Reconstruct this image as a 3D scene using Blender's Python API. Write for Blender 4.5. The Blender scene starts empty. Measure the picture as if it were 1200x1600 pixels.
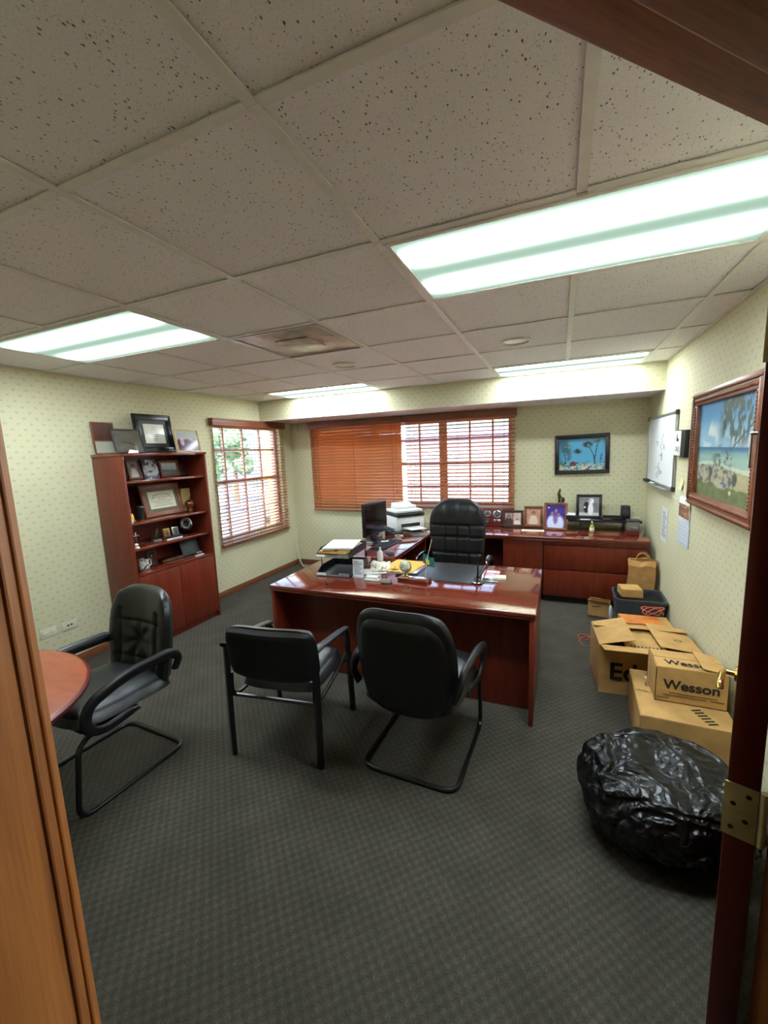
import bpy, bmesh, math, random
import numpy as np
from mathutils import Vector, Matrix, noise
R = math.radians
rng = random.Random(7)
scn = bpy.context.scene
COL = scn.collection

# ------------------------------------------------------------------ camera, world, exposure
H = 2.439; HC = 1.7046; T = 0.6588; GX = -0.6145; GY = 0.8154
XL, XR, YB, YS, ZS, YN = -3.80, 0.90, 5.385, 4.69, 2.18, -1.2
yaw, pitch, roll = R(-23.074), R(-8.255), R(-2.177)
fw = Vector((math.sin(yaw)*math.cos(pitch), math.cos(yaw)*math.cos(pitch), math.sin(pitch)))
rt = Vector((math.cos(yaw), -math.sin(yaw), 0)); up = rt.cross(fw)
r2 = math.cos(roll)*rt + math.sin(roll)*up; u2 = math.cos(roll)*up - math.sin(roll)*rt
cd = bpy.data.cameras.new('camera'); cam = bpy.data.objects.new('camera', cd); COL.objects.link(cam)
cd.sensor_fit = 'VERTICAL'; cd.sensor_height = 36.0; cd.lens = 646.986/1600*36.0; cd.clip_start = 0.02; cd.clip_end = 500
M3 = Matrix((r2, u2, -fw)).transposed()
cam.matrix_world = Matrix.Translation((0, 0, HC)) @ M3.to_4x4()
scn.camera = cam
vs = scn.view_settings
vs.view_transform = 'Standard'; vs.look = 'None'; vs.gamma = 1.0; vs.use_curve_mapping = False; vs.exposure = 1.65
w = bpy.data.worlds.new('sky'); scn.world = w; w.use_nodes = True
nt = w.node_tree; nt.nodes.clear()
sk = nt.nodes.new('ShaderNodeTexSky'); sk.sky_type = 'NISHITA'; sk.sun_disc = False
sk.sun_elevation = R(48); sk.sun_rotation = R(150); sk.air_density = 1.2; sk.dust_density = 2.0
bg = nt.nodes.new('ShaderNodeBackground'); bg.inputs[1].default_value = .45
wo = nt.nodes.new('ShaderNodeOutputWorld')
nt.links.new(sk.outputs[0], bg.inputs[0]); nt.links.new(bg.outputs[0], wo.inputs[0])
sl = bpy.data.lights.new('sun_offscreen', 'SUN'); sl.energy = 10.5; sl.angle = R(1.0); sl.color = (1, .96, .9)
so = bpy.data.objects.new('sun_offscreen', sl); COL.objects.link(so); so.rotation_euler = (R(42), 0, R(28))

# ------------------------------------------------------------------ materials
def c3(c):
    c = np.asarray(c, float)/255.0
    return np.where(c <= .04045, c/12.92, ((c+.055)/1.055)**2.4)
def c4(c): return tuple(c3(c)) + (1.0,)
MATS = {}
class NT:
    def __init__(s, name):
        m = bpy.data.materials.new(name); m.use_nodes = True; s.m = m; s.t = m.node_tree; s.t.nodes.clear()
        s.out = s.n('OutputMaterial'); s.b = s.n('BsdfPrincipled'); s.l(s.b.outputs[0], s.out.inputs[0])
        MATS[name] = m
    def n(s, typ, **k):
        nd = s.t.nodes.new('ShaderNode'+typ)
        for a, v in k.items(): setattr(nd, a, v)
        return nd
    def l(s, a, b): s.t.links.new(a, b)
    def math(s, op, a, b=None, c=None):
        nd = s.n('Math', operation=op)
        for i, v in enumerate((a, b, c)):
            if v is None: continue
            if isinstance(v, (int, float)): nd.inputs[i].default_value = v
            else: s.l(v, nd.inputs[i])
        return nd.outputs[0]
    def co(s, scale=(1, 1, 1), kind='Object'):
        tc = s.n('TexCoord'); mp = s.n('Mapping'); mp.inputs['Scale'].default_value = scale
        s.l(tc.outputs[kind], mp.inputs[0]); return mp.outputs[0]
    def noise(s, vec, scale, detail=3, rough=.5, dist=0):
        nd = s.n('TexNoise'); nd.inputs['Scale'].default_value = scale; nd.inputs['Detail'].default_value = detail
        nd.inputs['Roughness'].default_value = rough; nd.inputs['Distortion'].default_value = dist
        if vec is not None: s.l(vec, nd.inputs['Vector'])
        return nd.outputs['Fac']
    def ramp(s, fac, stops):
        nd = s.n('ValToRGB'); e = nd.color_ramp.elements
        while len(e) < len(stops): e.new(.5)
        for i, (p, c) in enumerate(stops): e[i].position = p; e[i].color = c4(c)
        s.l(fac, nd.inputs[0]); return nd.outputs[0]
    def mix(s, fac, a, b):
        nd = s.n('Mix', data_type='RGBA')
        if isinstance(fac, (int, float)): nd.inputs[0].default_value = fac
        else: s.l(fac, nd.inputs[0])
        for i, v in ((6, a), (7, b)):
            if isinstance(v, tuple): nd.inputs[i].default_value = c4(v)
            else: s.l(v, nd.inputs[i])
        return nd.outputs[2]
    def bump(s, h, strength=.3, dist=.002):
        nd = s.n('Bump'); nd.inputs['Strength'].default_value = strength; nd.inputs['Distance'].default_value = dist
        s.l(h, nd.inputs['Height']); s.l(nd.outputs[0], s.b.inputs['Normal'])
    def set(s, rough=.5, metal=0, spec=None, coat=0):
        s.b.inputs['Roughness'].default_value = rough; s.b.inputs['Metallic'].default_value = metal
        if spec is not None: s.b.inputs['Specular IOR Level'].default_value = spec
        if coat: s.b.inputs['Coat Weight'].default_value = coat; s.b.inputs['Coat Roughness'].default_value = .08
def mat(name, col, rough=.5, metal=0, var=.08, scale=18, spec=None, bump=0, coat=0):
    if name in MATS: return MATS[name]
    k = NT(name); col = np.array(col, float)
    f = k.noise(k.co(), scale, 4)
    k.l(k.ramp(f, [(.3, tuple(np.clip(col*(1-var), 0, 255))), (.7, tuple(np.clip(col*(1+var), 0, 255)))]), k.b.inputs['Base Color'])
    k.set(rough, metal, spec, coat)
    if bump: k.bump(k.noise(k.co(), scale*6, 3), bump, .002)
    return k.m
def wood(name, c0, c1, rough=.3, axis=(1, 8, 8), scale=3, coat=0, spec=None):
    k = NT(name); v = k.co(axis)
    f = k.noise(v, scale, 5, .6, .6); g = k.noise(k.co(tuple(4*a for a in axis)), scale*2.2, 3)
    f2 = k.math('ADD', k.math('MULTIPLY', f, .7), k.math('MULTIPLY', g, .3))
    k.l(k.ramp(f2, [(.32, c0), (.68, c1)]), k.b.inputs['Base Color']); k.set(rough, 0, spec, coat); k.bump(g, .05, .001)
    return k.m
def wallpaper(name, ax):
    k = NT(name); tc = k.n('TexCoord'); sp = k.n('SeparateXYZ'); k.l(tc.outputs['Object'], sp.inputs[0])
    P = .0425
    u = k.math('DIVIDE', sp.outputs[ax], P); v = k.math('DIVIDE', sp.outputs[2], P)
    iu = k.math('FLOOR', u); iv = k.math('FLOOR', v)
    par = k.math('FLOORED_MODULO', k.math('ADD', iu, iv), 2.0)
    fu = k.math('SUBTRACT', k.math('FRACT', u), .5); fv = k.math('SUBTRACT', k.math('FRACT', v), .5)
    nz = k.math('SUBTRACT', k.noise(tc.outputs['Object'], 95, 2), .5)
    a = k.math('ADD', k.math('ADD', fu, k.math('MULTIPLY', fv, .55)), k.math('MULTIPLY', nz, .5))
    b = k.math('ADD', k.math('SUBTRACT', fv, k.math('MULTIPLY', fu, .2)), k.math('MULTIPLY', nz, .4))
    d = k.math('SQRT', k.math('ADD', k.math('MULTIPLY', a, a), k.math('MULTIPLY', k.math('MULTIPLY', b, b), 2.4)))
    rad = k.math('ADD', .16, k.math('MULTIPLY', par, .26))
    m = k.math('SMOOTH_MIN', k.math('MAXIMUM', k.math('MULTIPLY', k.math('SUBTRACT', rad, d), 6.0), 0.0), 1.0, .2)
    m = k.math('MULTIPLY', m, k.math('ADD', .25, k.math('MULTIPLY', k.noise(tc.outputs['Object'], 160, 2), .9)))
    base = k.ramp(k.noise(tc.outputs['Object'], 2.2, 3), [(.3, (204, 199, 162)), (.7, (212, 207, 171))])
    k.l(k.mix(k.math('MULTIPLY', m, .62), base, (160, 168, 132)), k.b.inputs['Base Color']); k.set(.75, 0, .25)
    k.bump(k.noise(tc.outputs['Object'], 220, 2), .08, .001)
    return k.m
wallpaper('wallpaper_x', 0); wallpaper('wallpaper_y', 1)
def mk_carpet():
    k = NT('carpet'); tc = k.n('TexCoord'); sp = k.n('SeparateXYZ'); k.l(tc.outputs['Object'], sp.inputs[0])
    P = .046
    sx = k.math('SINE', k.math('MULTIPLY', sp.outputs[0], 2*math.pi/P)); sy = k.math('SINE', k.math('MULTIPLY', sp.outputs[1], 2*math.pi/P))
    chk = k.math('MULTIPLY', sx, sy)
    n1 = k.noise(tc.outputs['Object'], 260, 2); n2 = k.noise(tc.outputs['Object'], 5, 3)
    st = k.noise(k.co((1, .12, 1)), 420, 2); st2 = k.noise(k.co((.12, 1, 1)), 420, 2)
    f = k.math('ADD', .5, k.math('MULTIPLY', chk, .11))
    f = k.math('ADD', f, k.math('MULTIPLY', k.math('SUBTRACT', n1, .5), .7))
    f = k.math('ADD', f, k.math('MULTIPLY', k.math('SUBTRACT', n2, .5), .35))
    pick = k.math('GREATER_THAN', chk, 0.0)
    stm = k.math('ADD', k.math('MULTIPLY', pick, st), k.math('MULTIPLY', k.math('SUBTRACT', 1.0, pick), st2))
    f = k.math('ADD', f, k.math('MULTIPLY', k.math('SUBTRACT', stm, .5), .8))
    k.l(k.ramp(f, [(.1, (49, 47, 41)), (.5, (71, 68, 60)), (.9, (101, 97, 85))]), k.b.inputs['Base Color'])
    k.set(.95, 0, .1); k.bump(f, .5, .004)
mk_carpet()
def mk_tile():
    k = NT('ceiling_tile'); tc = k.n('TexCoord'); oi = k.n('ObjectInfo')
    ad = k.n('VectorMath', operation='MULTIPLY_ADD'); ad.inputs[1].default_value = (1, 1, 1)
    cx = k.n('CombineXYZ'); k.l(k.math('MULTIPLY', oi.outputs['Random'], 37), cx.inputs[0]); k.l(k.math('MULTIPLY', oi.outputs['Random'], 91), cx.inputs[1])
    k.l(tc.outputs['Object'], ad.inputs[0]); k.l(cx.outputs[0], ad.inputs[2]); vec = ad.outputs[0]
    def spots(sc, rmin, rmax, seed):
        mp = k.n('Mapping'); mp.inputs['Scale'].default_value = (1.35, .8, 0); mp.inputs['Rotation'].default_value = (0, 0, .5); mp.inputs['Location'].default_value = (seed, seed*2, 0)
        k.l(vec, mp.inputs[0])
        wn = k.n('TexNoise'); wn.inputs['Scale'].default_value = 150; k.l(mp.outputs[0], wn.inputs['Vector'])
        mm = k.n('VectorMath', operation='MULTIPLY_ADD'); mm.inputs[1].default_value = (.006,)*3; k.l(wn.outputs['Color'], mm.inputs[0]); k.l(mp.outputs[0], mm.inputs[2])
        v = k.n('TexVoronoi'); v.inputs['Scale'].default_value = sc; k.l(mm.outputs[0], v.inputs['Vector'])
        sepc = k.n('SeparateColor'); k.l(v.outputs['Color'], sepc.inputs[0])
        rad = k.math('ADD', rmin, k.math('MULTIPLY', sepc.outputs[0], rmax-rmin))
        return k.math('MINIMUM', k.math('MAXIMUM', k.math('MULTIPLY', k.math('SUBTRACT', rad, v.outputs['Distance']), 9), 0), 1)
    s1 = spots(82, .02, .30, 1.3); s2 = spots(175, -.06, .30, 4.1)
    m = k.math('MAXIMUM', s1, k.math('MULTIPLY', s2, .55))
    base = k.ramp(k.noise(vec, 190, 2), [(.3, (242, 239, 243)), (.7, (252, 250, 254))])
    k.l(k.mix(m, base, (112, 108, 100)), k.b.inputs['Base Color']); k.set(.9, 0, .15)
    k.bump(k.math('SUBTRACT', k.math('MULTIPLY', k.noise(vec, 240, 2), .4), m), .5, .003)
mk_tile()
def mk_glass():
    k = NT('pane_glass'); k.t.nodes.remove(k.b)
    tr = k.n('BsdfTransparent'); gl = k.n('BsdfGlossy'); gl.inputs['Roughness'].default_value = .02
    lw_ = k.n('LayerWeight'); mx = k.n('MixShader')
    k.l(k.math('ADD', .03, k.math('MULTIPLY', k.math('POWER', lw_.outputs['Facing'], 5.0), .9)), mx.inputs[0]); k.l(tr.outputs[0], mx.inputs[1]); k.l(gl.outputs[0], mx.inputs[2]); k.l(mx.outputs[0], k.out.inputs[0])
    n = k.noise(k.co(), 3, 2); tr.inputs[0].default_value = (.97, .98, .98, 1)
mk_glass()
def mk_slat(name, c0, c1, trans):
    k = NT(name); v = k.co((1, 14, 14))
    col = k.ramp(k.noise(v, 4, 4, .6), [(.3, c0), (.7, c1)])
    k.l(col, k.b.inputs['Base Color']); k.set(.35, 0, .5)
    tl = k.n('BsdfTranslucent'); k.l(col, tl.inputs[0]); mx = k.n('MixShader'); mx.inputs[0].default_value = trans
    k.l(k.b.outputs[0], mx.inputs[1]); k.l(tl.outputs[0], mx.inputs[2]); k.l(mx.outputs[0], k.out.inputs[0])
mk_slat('slat_wood', (186, 128, 84), (212, 154, 104), .45)
def mk_vcol(name, rough, coat=0):
    k = NT(name); a = k.n('Attribute'); a.attribute_name = 'paint'
    k.l(k.mix(k.math('MULTIPLY', k.noise(k.co(), 300, 2), .08), a.outputs['Color'], (128, 128, 128)), k.b.inputs['Base Color']); k.set(rough, 0, .4, coat)
mk_vcol('print', .45); mk_vcol('print_glossy', .12); mk_vcol('print_matte', .8)
def mk_lamp(name):
    k = NT(name); k.t.nodes.remove(k.b); tc = k.n('TexCoord'); sp = k.n('SeparateXYZ'); k.l(tc.outputs['Object'], sp.inputs[0])
    ay = k.math('SUBTRACT', k.math('ABSOLUTE', sp.outputs[1]), .155)
    band = k.math('EXPONENT', k.math('MULTIPLY', k.math('MULTIPLY', ay, ay), -1/(.05**2)))
    end = k.math('MINIMUM', k.math('MAXIMUM', k.math('MULTIPLY', k.math('SUBTRACT', .63, k.math('ABSOLUTE', sp.outputs[0])), 9), .0), 1.0)
    st = k.math('ADD', LBASE, k.math('MULTIPLY', k.math('MULTIPLY', band, end), LBAND))
    st = k.math('MULTIPLY', st, k.math('ADD', .97, k.math('MULTIPLY', k.noise(tc.outputs['Object'], 60, 1), .06)))
    col = k.mix(band, (206, 240, 218), (230, 235, 255))
    e = k.n('Emission'); k.l(col, e.inputs[0]); k.l(st, e.inputs[1]); k.l(e.outputs[0], k.out.inputs[0])
LBASE, LBAND = .22, 23.0
mk_lamp('diffuser')
wood('cherry', (90, 32, 19), (126, 50, 30), .07, (1.2, 9, 9), 2.6, spec=.6, coat=.6)
wood('cherry_y', (90, 32, 19), (126, 50, 30), .07, (9, 1.2, 9), 2.6, spec=.6, coat=.6)
wood('cherry_v', (90, 32, 19), (126, 50, 30), .28, (9, 9, 1.0), 2.6, spec=.45)
wood('door_wood', (84, 22, 16), (108, 34, 24), .3, (9, 9, 1.0), 2.2)
wood('oak', (134, 74, 28), (196, 124, 56), .5, (12, 12, .8), 3.0)
wood('oak_h', (134, 74, 28), (196, 124, 56), .5, (.8, 12, 12), 3.0)
wood('base_wood', (112, 66, 40), (142, 90, 58), .4, (2, 2, 10), 3)
wood('frame_wood', (108, 58, 34), (146, 86, 52), .35, (6, 6, 6), 4)
wood('frame_dark', (52, 28, 22), (78, 42, 32), .35, (6, 6, 6), 4)
wood('frame_pale', (206, 172, 110), (226, 196, 138), .4, (6, 6, 6), 4)
wood('table_wood', (140, 66, 38), (170, 88, 54), .3, (1.5, 6, 6), 3)
mat('white_paint', (236, 234, 230), .5, 0, .02); mat('soffit_paint', (214, 206, 200), .8); mat('plaster', (190, 186, 170), .9)
mat('leather', (24, 26, 27), .36, 0, .25, 30, .5, .25); mat('black_plastic', (20, 20, 21), .4, 0, .1, 30, .5)
mat('black_metal', (16, 16, 17), .3, 0, .1, 30, .6); mat('chrome', (200, 200, 200), .12, 1, .03); mat('brass', (205, 168, 92), .22, 1, .06)
mat('brass_dull', (198, 180, 126), .45, .25, .06, 40); mat('silver', (190, 190, 188), .25, 1, .05); mat('aluminium', (176, 178, 178), .35, .9, .04)
mat('paper', (226, 226, 216), .8, 0, .03); mat('paper_blue', (206, 214, 226), .8, 0, .03); mat('manila', (214, 184, 118), .75, 0, .05)
mat('yellow_env', (232, 178, 72), .7, 0, .05); mat('black_ink', (22, 22, 22), .7); mat('grey_ink', (96, 96, 96), .8); mat('brown_ink', (118, 92, 52), .8)
mat('cardboard', (190, 150, 92), .85, 0, .07, 9, .2, .1); mat('cardboard_in', (190, 150, 92), .85, 0, .07, 9, .2); mat('kraft', (176, 132, 78), .8, 0, .1, 12, .2, .25)
mat('white_plastic', (222, 224, 218), .4, 0, .02); mat('grey_plastic', (120, 124, 126), .45); mat('dark_grey', (52, 54, 56), .5)
mat('ivory', (214, 208, 184), .45, 0, .03); mat('gold', (206, 160, 70), .28, .9, .08); mat('ceramic', (224, 220, 210), .25, 0, .04)
mat('red_cord', (176, 84, 64), .6); mat('white_cord', (220, 218, 206), .5); mat('orange', (206, 120, 46), .6)
mat('globe_skin', (150, 156, 132), .35, 0, .5, 26); mat('slate', (78, 84, 82), .5, 0, .1, 12); mat('teal', (18, 110, 112), .6); mat('flag_yellow', (226, 196, 40), .6)
mat('black_gloss', (14, 14, 15), .12, 0, .05, 20, .7)
mat('clear_dark', (110, 104, 100), .12, 0, .05, 20, .6)
mat('note_yellow', (226, 222, 160), .8)
mat('mat_brown', (110, 96, 80), .8)
mat('blotter', (44, 47, 50), .45, 0, .06, 60); mat('screen', (10, 11, 13), .12, 0, .05, 3, .6); mat('stone', (120, 112, 100), .6, 0, .2, 40)
mat('copper', (150, 92, 62), .25, .6, .12); mat('maroon', (92, 26, 24), .35); mat('green_glass', (150, 160, 70), .15, 0, .15, 30)
mat('whiteboard', (222, 226, 226), .22, 0, .01); mat('twig', (60, 52, 40), .4, .5); mat('bronze', (72, 54, 38), .35, .6, .2)
mat('clear', (200, 205, 205), .1, 0, .02); mat('vent_metal', (172, 160, 150), .4, .35, .2, 7)
def mk_bag():
    k = NT('bin_bag'); f = k.noise(k.co(), 30, 4, .6); k.l(k.ramp(f, [(.3, (8, 8, 9)), (.7, (16, 17, 18))]), k.b.inputs['Base Color']); k.set(.3, 0, .5)
    wn = k.n('TexNoise'); wn.inputs['Scale'].default_value = 5; k.l(k.co(), wn.inputs['Vector'])
    mv = k.n('VectorMath', operation='MULTIPLY_ADD'); mv.inputs[1].default_value = (.22,)*3; k.l(wn.outputs['Color'], mv.inputs[0]); k.l(k.co((1, 1, .7)), mv.inputs[2])
    hs = None
    for sc, am in ((3.6, 1.2), (8, .6), (19, .2)):
        vo = k.n('TexVoronoi', feature='DISTANCE_TO_EDGE'); vo.inputs['Scale'].default_value = sc; k.l(mv.outputs[0], vo.inputs['Vector'])
        e = k.math('MULTIPLY', k.math('MINIMUM', vo.outputs['Distance'], .35), am); hs = e if hs is None else k.math('ADD', hs, e)
    k.bump(hs, 1.0, .07)
mk_bag()
# ------------------------------------------------------------------ mesh helpers
def mm(loc=(0, 0, 0), rz=0, rx=0, ry=0):
    return Matrix.Translation(loc) @ Matrix.Rotation(rz, 4, 'Z') @ Matrix.Rotation(ry, 4, 'Y') @ Matrix.Rotation(rx, 4, 'X')
def fillet(pts, r, seg=5, closed=False):
    pts = [Vector(p) for p in pts]; out = []; n = len(pts)
    for i, p in enumerate(pts):
        if not closed and i in (0, n-1): out.append(p); continue
        a = pts[i-1]-p; b = pts[(i+1) % n]-p; la, lb = a.length, b.length; a.normalize(); b.normalize()
        k = min(r, la*.49, lb*.49); p0, p1 = p+a*k, p+b*k
        for j in range(seg+1):
            t = j/seg; out.append(p0*(1-t)**2 + p*2*t*(1-t) + p1*t*t)
    return out
class MB:
    def __init__(s): s.bm = bmesh.new()
    def merge(s, t, M=None):
        if M is not None: t.transform(M)
        me = bpy.data.meshes.new('tmp'); t.to_mesh(me); t.free(); s.bm.from_mesh(me); bpy.data.meshes.remove(me); return s
    def box(s, x0, x1, y0, y1, z0, z1, bev=0, seg=2, M=None):
        t = bmesh.new()
        v = [t.verts.new(p) for p in ((x0,y0,z0),(x1,y0,z0),(x1,y1,z0),(x0,y1,z0),(x0,y0,z1),(x1,y0,z1),(x1,y1,z1),(x0,y1,z1))]
        for f in ((0,3,2,1),(4,5,6,7),(0,1,5,4),(1,2,6,5),(2,3,7,6),(3,0,4,7)): t.faces.new([v[i] for i in f])
        if bev: bmesh.ops.bevel(t, geom=t.edges[:], offset=bev, segments=seg, profile=.5, affect='EDGES')
        return s.merge(t, M)
    def cyl(s, p0, p1, r0, r1=None, n=16):
        r1 = r0 if r1 is None else r1; p0, p1 = Vector(p0), Vector(p1); d = (p1-p0); q = d.to_track_quat('Z', 'Y')
        t = bmesh.new(); A = [];B = []
        for i in range(n):
            a = 2*math.pi*i/n; o = Vector((math.cos(a), math.sin(a), 0))
            A.append(t.verts.new(p0+q@(o*r0))); B.append(t.verts.new(p1+q@(o*r1)))
        for i in range(n): j = (i+1) % n; t.faces.new((A[i], A[j], B[j], B[i]))
        t.faces.new(A[::-1]); t.faces.new(B); return s.merge(t)
    def tube(s, pts, r, n=8, closed=False, flat=1.0, upv=None):
        pts = [Vector(p) for p in pts]; t = bmesh.new(); rings = []; N = len(pts); nrm = None
        for i, p in enumerate(pts):
            if closed: tg = pts[(i+1) % N]-pts[i-1]
            else: tg = pts[min(i+1, N-1)]-pts[max(i-1, 0)]
            tg.normalize()
            if upv is not None: nrm = Vector(upv)
            elif nrm is None: nrm = Vector((0, 0, 1)) if abs(tg.z) < .9 else Vector((1, 0, 0))
            nrm = (nrm-tg*nrm.dot(tg)).normalized(); bn = tg.cross(nrm)
            rr = r[i] if isinstance(r, (list, tuple)) else r
            rings.append([t.verts.new(p+nrm*math.cos(a)*rr*flat+bn*math.sin(a)*rr) for a in [2*math.pi*k/n for k in range(n)]])
        for i in range(N if closed else N-1):
            A, B = rings[i], rings[(i+1) % N]
            for k in range(n): j = (k+1) % n; t.faces.new((A[k], A[j], B[j], B[k]))
        if not closed: t.faces.new(rings[0][::-1]); t.faces.new(rings[-1])
        bmesh.ops.recalc_face_normals(t, faces=t.faces[:]); return s.merge(t)
    def lathe(s, prof, n=24, c=(0, 0, 0), M=None):
        t = bmesh.new(); rings = []
        for r, z in prof:
            if r < 1e-6: rings.append([t.verts.new((c[0], c[1], c[2]+z))])
            else: rings.append([t.verts.new((c[0]+r*math.cos(2*math.pi*k/n), c[1]+r*math.sin(2*math.pi*k/n), c[2]+z)) for k in range(n)])
        for A, B in zip(rings, rings[1:]):
            for k in range(n):
                j = (k+1) % n
                if len(A) == 1 and len(B) == 1: continue
                if len(A) == 1: t.faces.new((A[0], B[j], B[k]))
                elif len(B) == 1: t.faces.new((A[k], A[j], B[0]))
                else: t.faces.new((A[k], A[j], B[j], B[k]))
        for rg in (rings[0], rings[-1]):
            if len(rg) > 1: t.faces.new(rg)
        bmesh.ops.recalc_face_normals(t, faces=t.faces[:]); return s.merge(t, M)
    def prism(s, poly, z0, z1, M=None, bev=0):
        t = bmesh.new(); A = [t.verts.new((x, y, z0)) for x, y in poly]; B = [t.verts.new((x, y, z1)) for x, y in poly]; n = len(poly)
        t.faces.new(A[::-1]); t.faces.new(B)
        for i in range(n): j = (i+1) % n; t.faces.new((A[i], A[j], B[j], B[i]))
        bmesh.ops.recalc_face_normals(t, faces=t.faces[:])
        if bev: bmesh.ops.bevel(t, geom=t.edges[:], offset=bev, segments=2, profile=.5, affect='EDGES')
        return s.merge(t, M)
    def cushion(s, W, Hh, tf, tb, k=.45, nu=28, nv=28, p=5.0, bend=None, extra=None, M=None):
        # two-sided pillow in the local XZ plane (front -Y), outline a rounded rectangle
        t = bmesh.new(); F = {}; B = {}
        for i in range(nu+1):
            for j in range(nv+1):
                a = -1+2*i/nu; b = -1+2*j/nv
                x = a*math.sqrt(1-k*b*b*b*b/2); z = b*math.sqrt(1-k*a*a*a*a/2)
                m = max(abs(a), abs(b)); th = max(0, 1-m**p)**.5
                wx = W(z) if callable(W) else W
                px, pz = x*wx, z*Hh; o = bend(px, pz) if bend else 0
                ex = extra(px, pz)*th if extra else 0
                F[i, j] = t.verts.new((px, o-tf*th-ex, pz))
                B[i, j] = F[i, j] if (i in (0, nu) or j in (0, nv)) else t.verts.new((px, o+tb*th, pz))
        for i in range(nu):
            for j in range(nv):
                t.faces.new((F[i, j], F[i+1, j], F[i+1, j+1], F[i, j+1]))
                t.faces.new((B[i, j], B[i, j+1], B[i+1, j+1], B[i+1, j]))
        return s.merge(t, M)
    def grid(s, fn, nu, nv, M=None):
        t = bmesh.new(); g = [[t.verts.new(fn(i/nu, j/nv)) for j in range(nv+1)] for i in range(nu+1)]
        for i in range(nu):
            for j in range(nv): t.faces.new((g[i][j], g[i+1][j], g[i+1][j+1], g[i][j+1]))
        return s.merge(t, M)
    def ico(s, c, r, sub=2, sc=(1, 1, 1)):
        t = bmesh.new(); bmesh.ops.create_icosphere(t, subdivisions=sub, radius=r)
        return s.merge(t, Matrix.Translation(c) @ Matrix.Diagonal((*sc, 1)))
    def mesh(s, name, m, smooth=35):
        me = bpy.data.meshes.new(name); s.bm.to_mesh(me); s.bm.free()
        me.materials.append(MATS[m] if isinstance(m, str) else m)
        if smooth:
            me.polygons.foreach_set('use_smooth', [True]*len(me.polygons)); me.set_sharp_from_angle(angle=R(smooth))
        return me
    def build(s, name, m, parent=None, M=None, smooth=35): return link(name, s.mesh(name, m, smooth), parent, M)
def link(name, me, parent=None, M=None):
    o = bpy.data.objects.new(name, me); COL.objects.link(o)
    if parent is not None: o.parent = parent
    if M is not None: o.matrix_local = M
    return o
def tag(o, label, cat, group=None, kind=None):
    if label: o['label'] = label
    if cat: o['category'] = cat
    if group: o['group'] = group
    if kind: o['kind'] = kind
    return o
def thing(name, label, cat, loc=(0, 0, 0), rz=0, group=None, M=None):
    o = bpy.data.objects.new(name, None); COL.objects.link(o); o.empty_display_size = .1
    o.matrix_local = M if M is not None else mm(loc, rz)
    return tag(o, label, cat, group)
def struct(name, mb, m, parent=None, M=None, smooth=35):
    o = mb.build(name, m, parent, M, smooth)
    if parent is None: o['kind'] = 'structure'
    return o
def text(name, s, size, m, parent, M, ext=.0004, bold=0):
    cu = bpy.data.curves.new('t', 'FONT'); cu.body = s; cu.size = size; cu.extrude = ext; cu.align_x = 'CENTER'; cu.align_y = 'CENTER'; cu.offset = bold
    ob = bpy.data.objects.new('t', cu); COL.objects.link(ob); bpy.context.view_layer.update()
    me = bpy.data.meshes.new_from_object(ob.evaluated_get(bpy.context.evaluated_depsgraph_get()))
    bpy.data.objects.remove(ob); me.materials.clear(); me.materials.append(MATS[m]); me.name = name
    return link(name, me, parent, M)
UPRIGHT = Matrix.Rotation(R(90), 4, 'X')          # text / plan drawn in XY -> standing, facing -Y
def picture(name, fn, w, h, nu, nv, m='print', parent=None, M=None):
    # flat print in local XZ facing -Y, bottom centre at origin; colours by fn(U, V) in 0..255
    U, V = np.meshgrid(np.linspace(0, 1, nu), np.linspace(0, 1, nv), indexing='ij')
    colr = c3(np.clip(fn(U, V), 0, 255)).reshape(-1, 3)
    co = np.stack([(U-.5)*w, np.zeros_like(U), V*h], -1).reshape(-1, 3)
    idx = np.arange(nu*nv).reshape(nu, nv)
    q = np.stack([idx[:-1, :-1], idx[1:, :-1], idx[1:, 1:], idx[:-1, 1:]], -1).reshape(-1, 4)
    me = bpy.data.meshes.new(name); me.from_pydata(co.tolist(), [], q.tolist())
    at = me.color_attributes.new('paint', 'FLOAT_COLOR', 'POINT')
    at.data.foreach_set('color', np.c_[colr, np.ones(len(colr))].astype(np.float32).ravel())
    me.materials.append(MATS[m]); return link(name, me, parent, M)
def mix3(a, b, t): return np.asarray(a, float)*(1-t[..., None]) + np.asarray(b, float)*t[..., None]
def sm(x, a, b): t = np.clip((x-a)/(b-a), 0, 1); return t*t*(3-2*t)
_nr = np.random.RandomState(3)
def fbm(U, V, s, seed=0, oct=4):
    out = np.zeros_like(U); amp = .5; rs = np.random.RandomState(seed)
    for o in range(oct):
        n = int(s*2**o)+2; g = rs.rand(n+1, n+1); x = U*(n-1); y = V*(n-1); i = np.clip(x.astype(int), 0, n-1); j = np.clip(y.astype(int), 0, n-1); fx = x-i; fy = y-j
        fx = fx*fx*(3-2*fx); fy = fy*fy*(3-2*fy)
        out += amp*((g[i, j]*(1-fx)+g[i+1, j]*fx)*(1-fy)+(g[i, j+1]*(1-fx)+g[i+1, j+1]*fx)*fy); amp *= .5
    return out
def blob(U, V, cx, cy, rx, ry, soft=.25): return 1-sm(np.sqrt(((U-cx)/rx)**2+((V-cy)/ry)**2), 1-soft, 1+soft)
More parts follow.
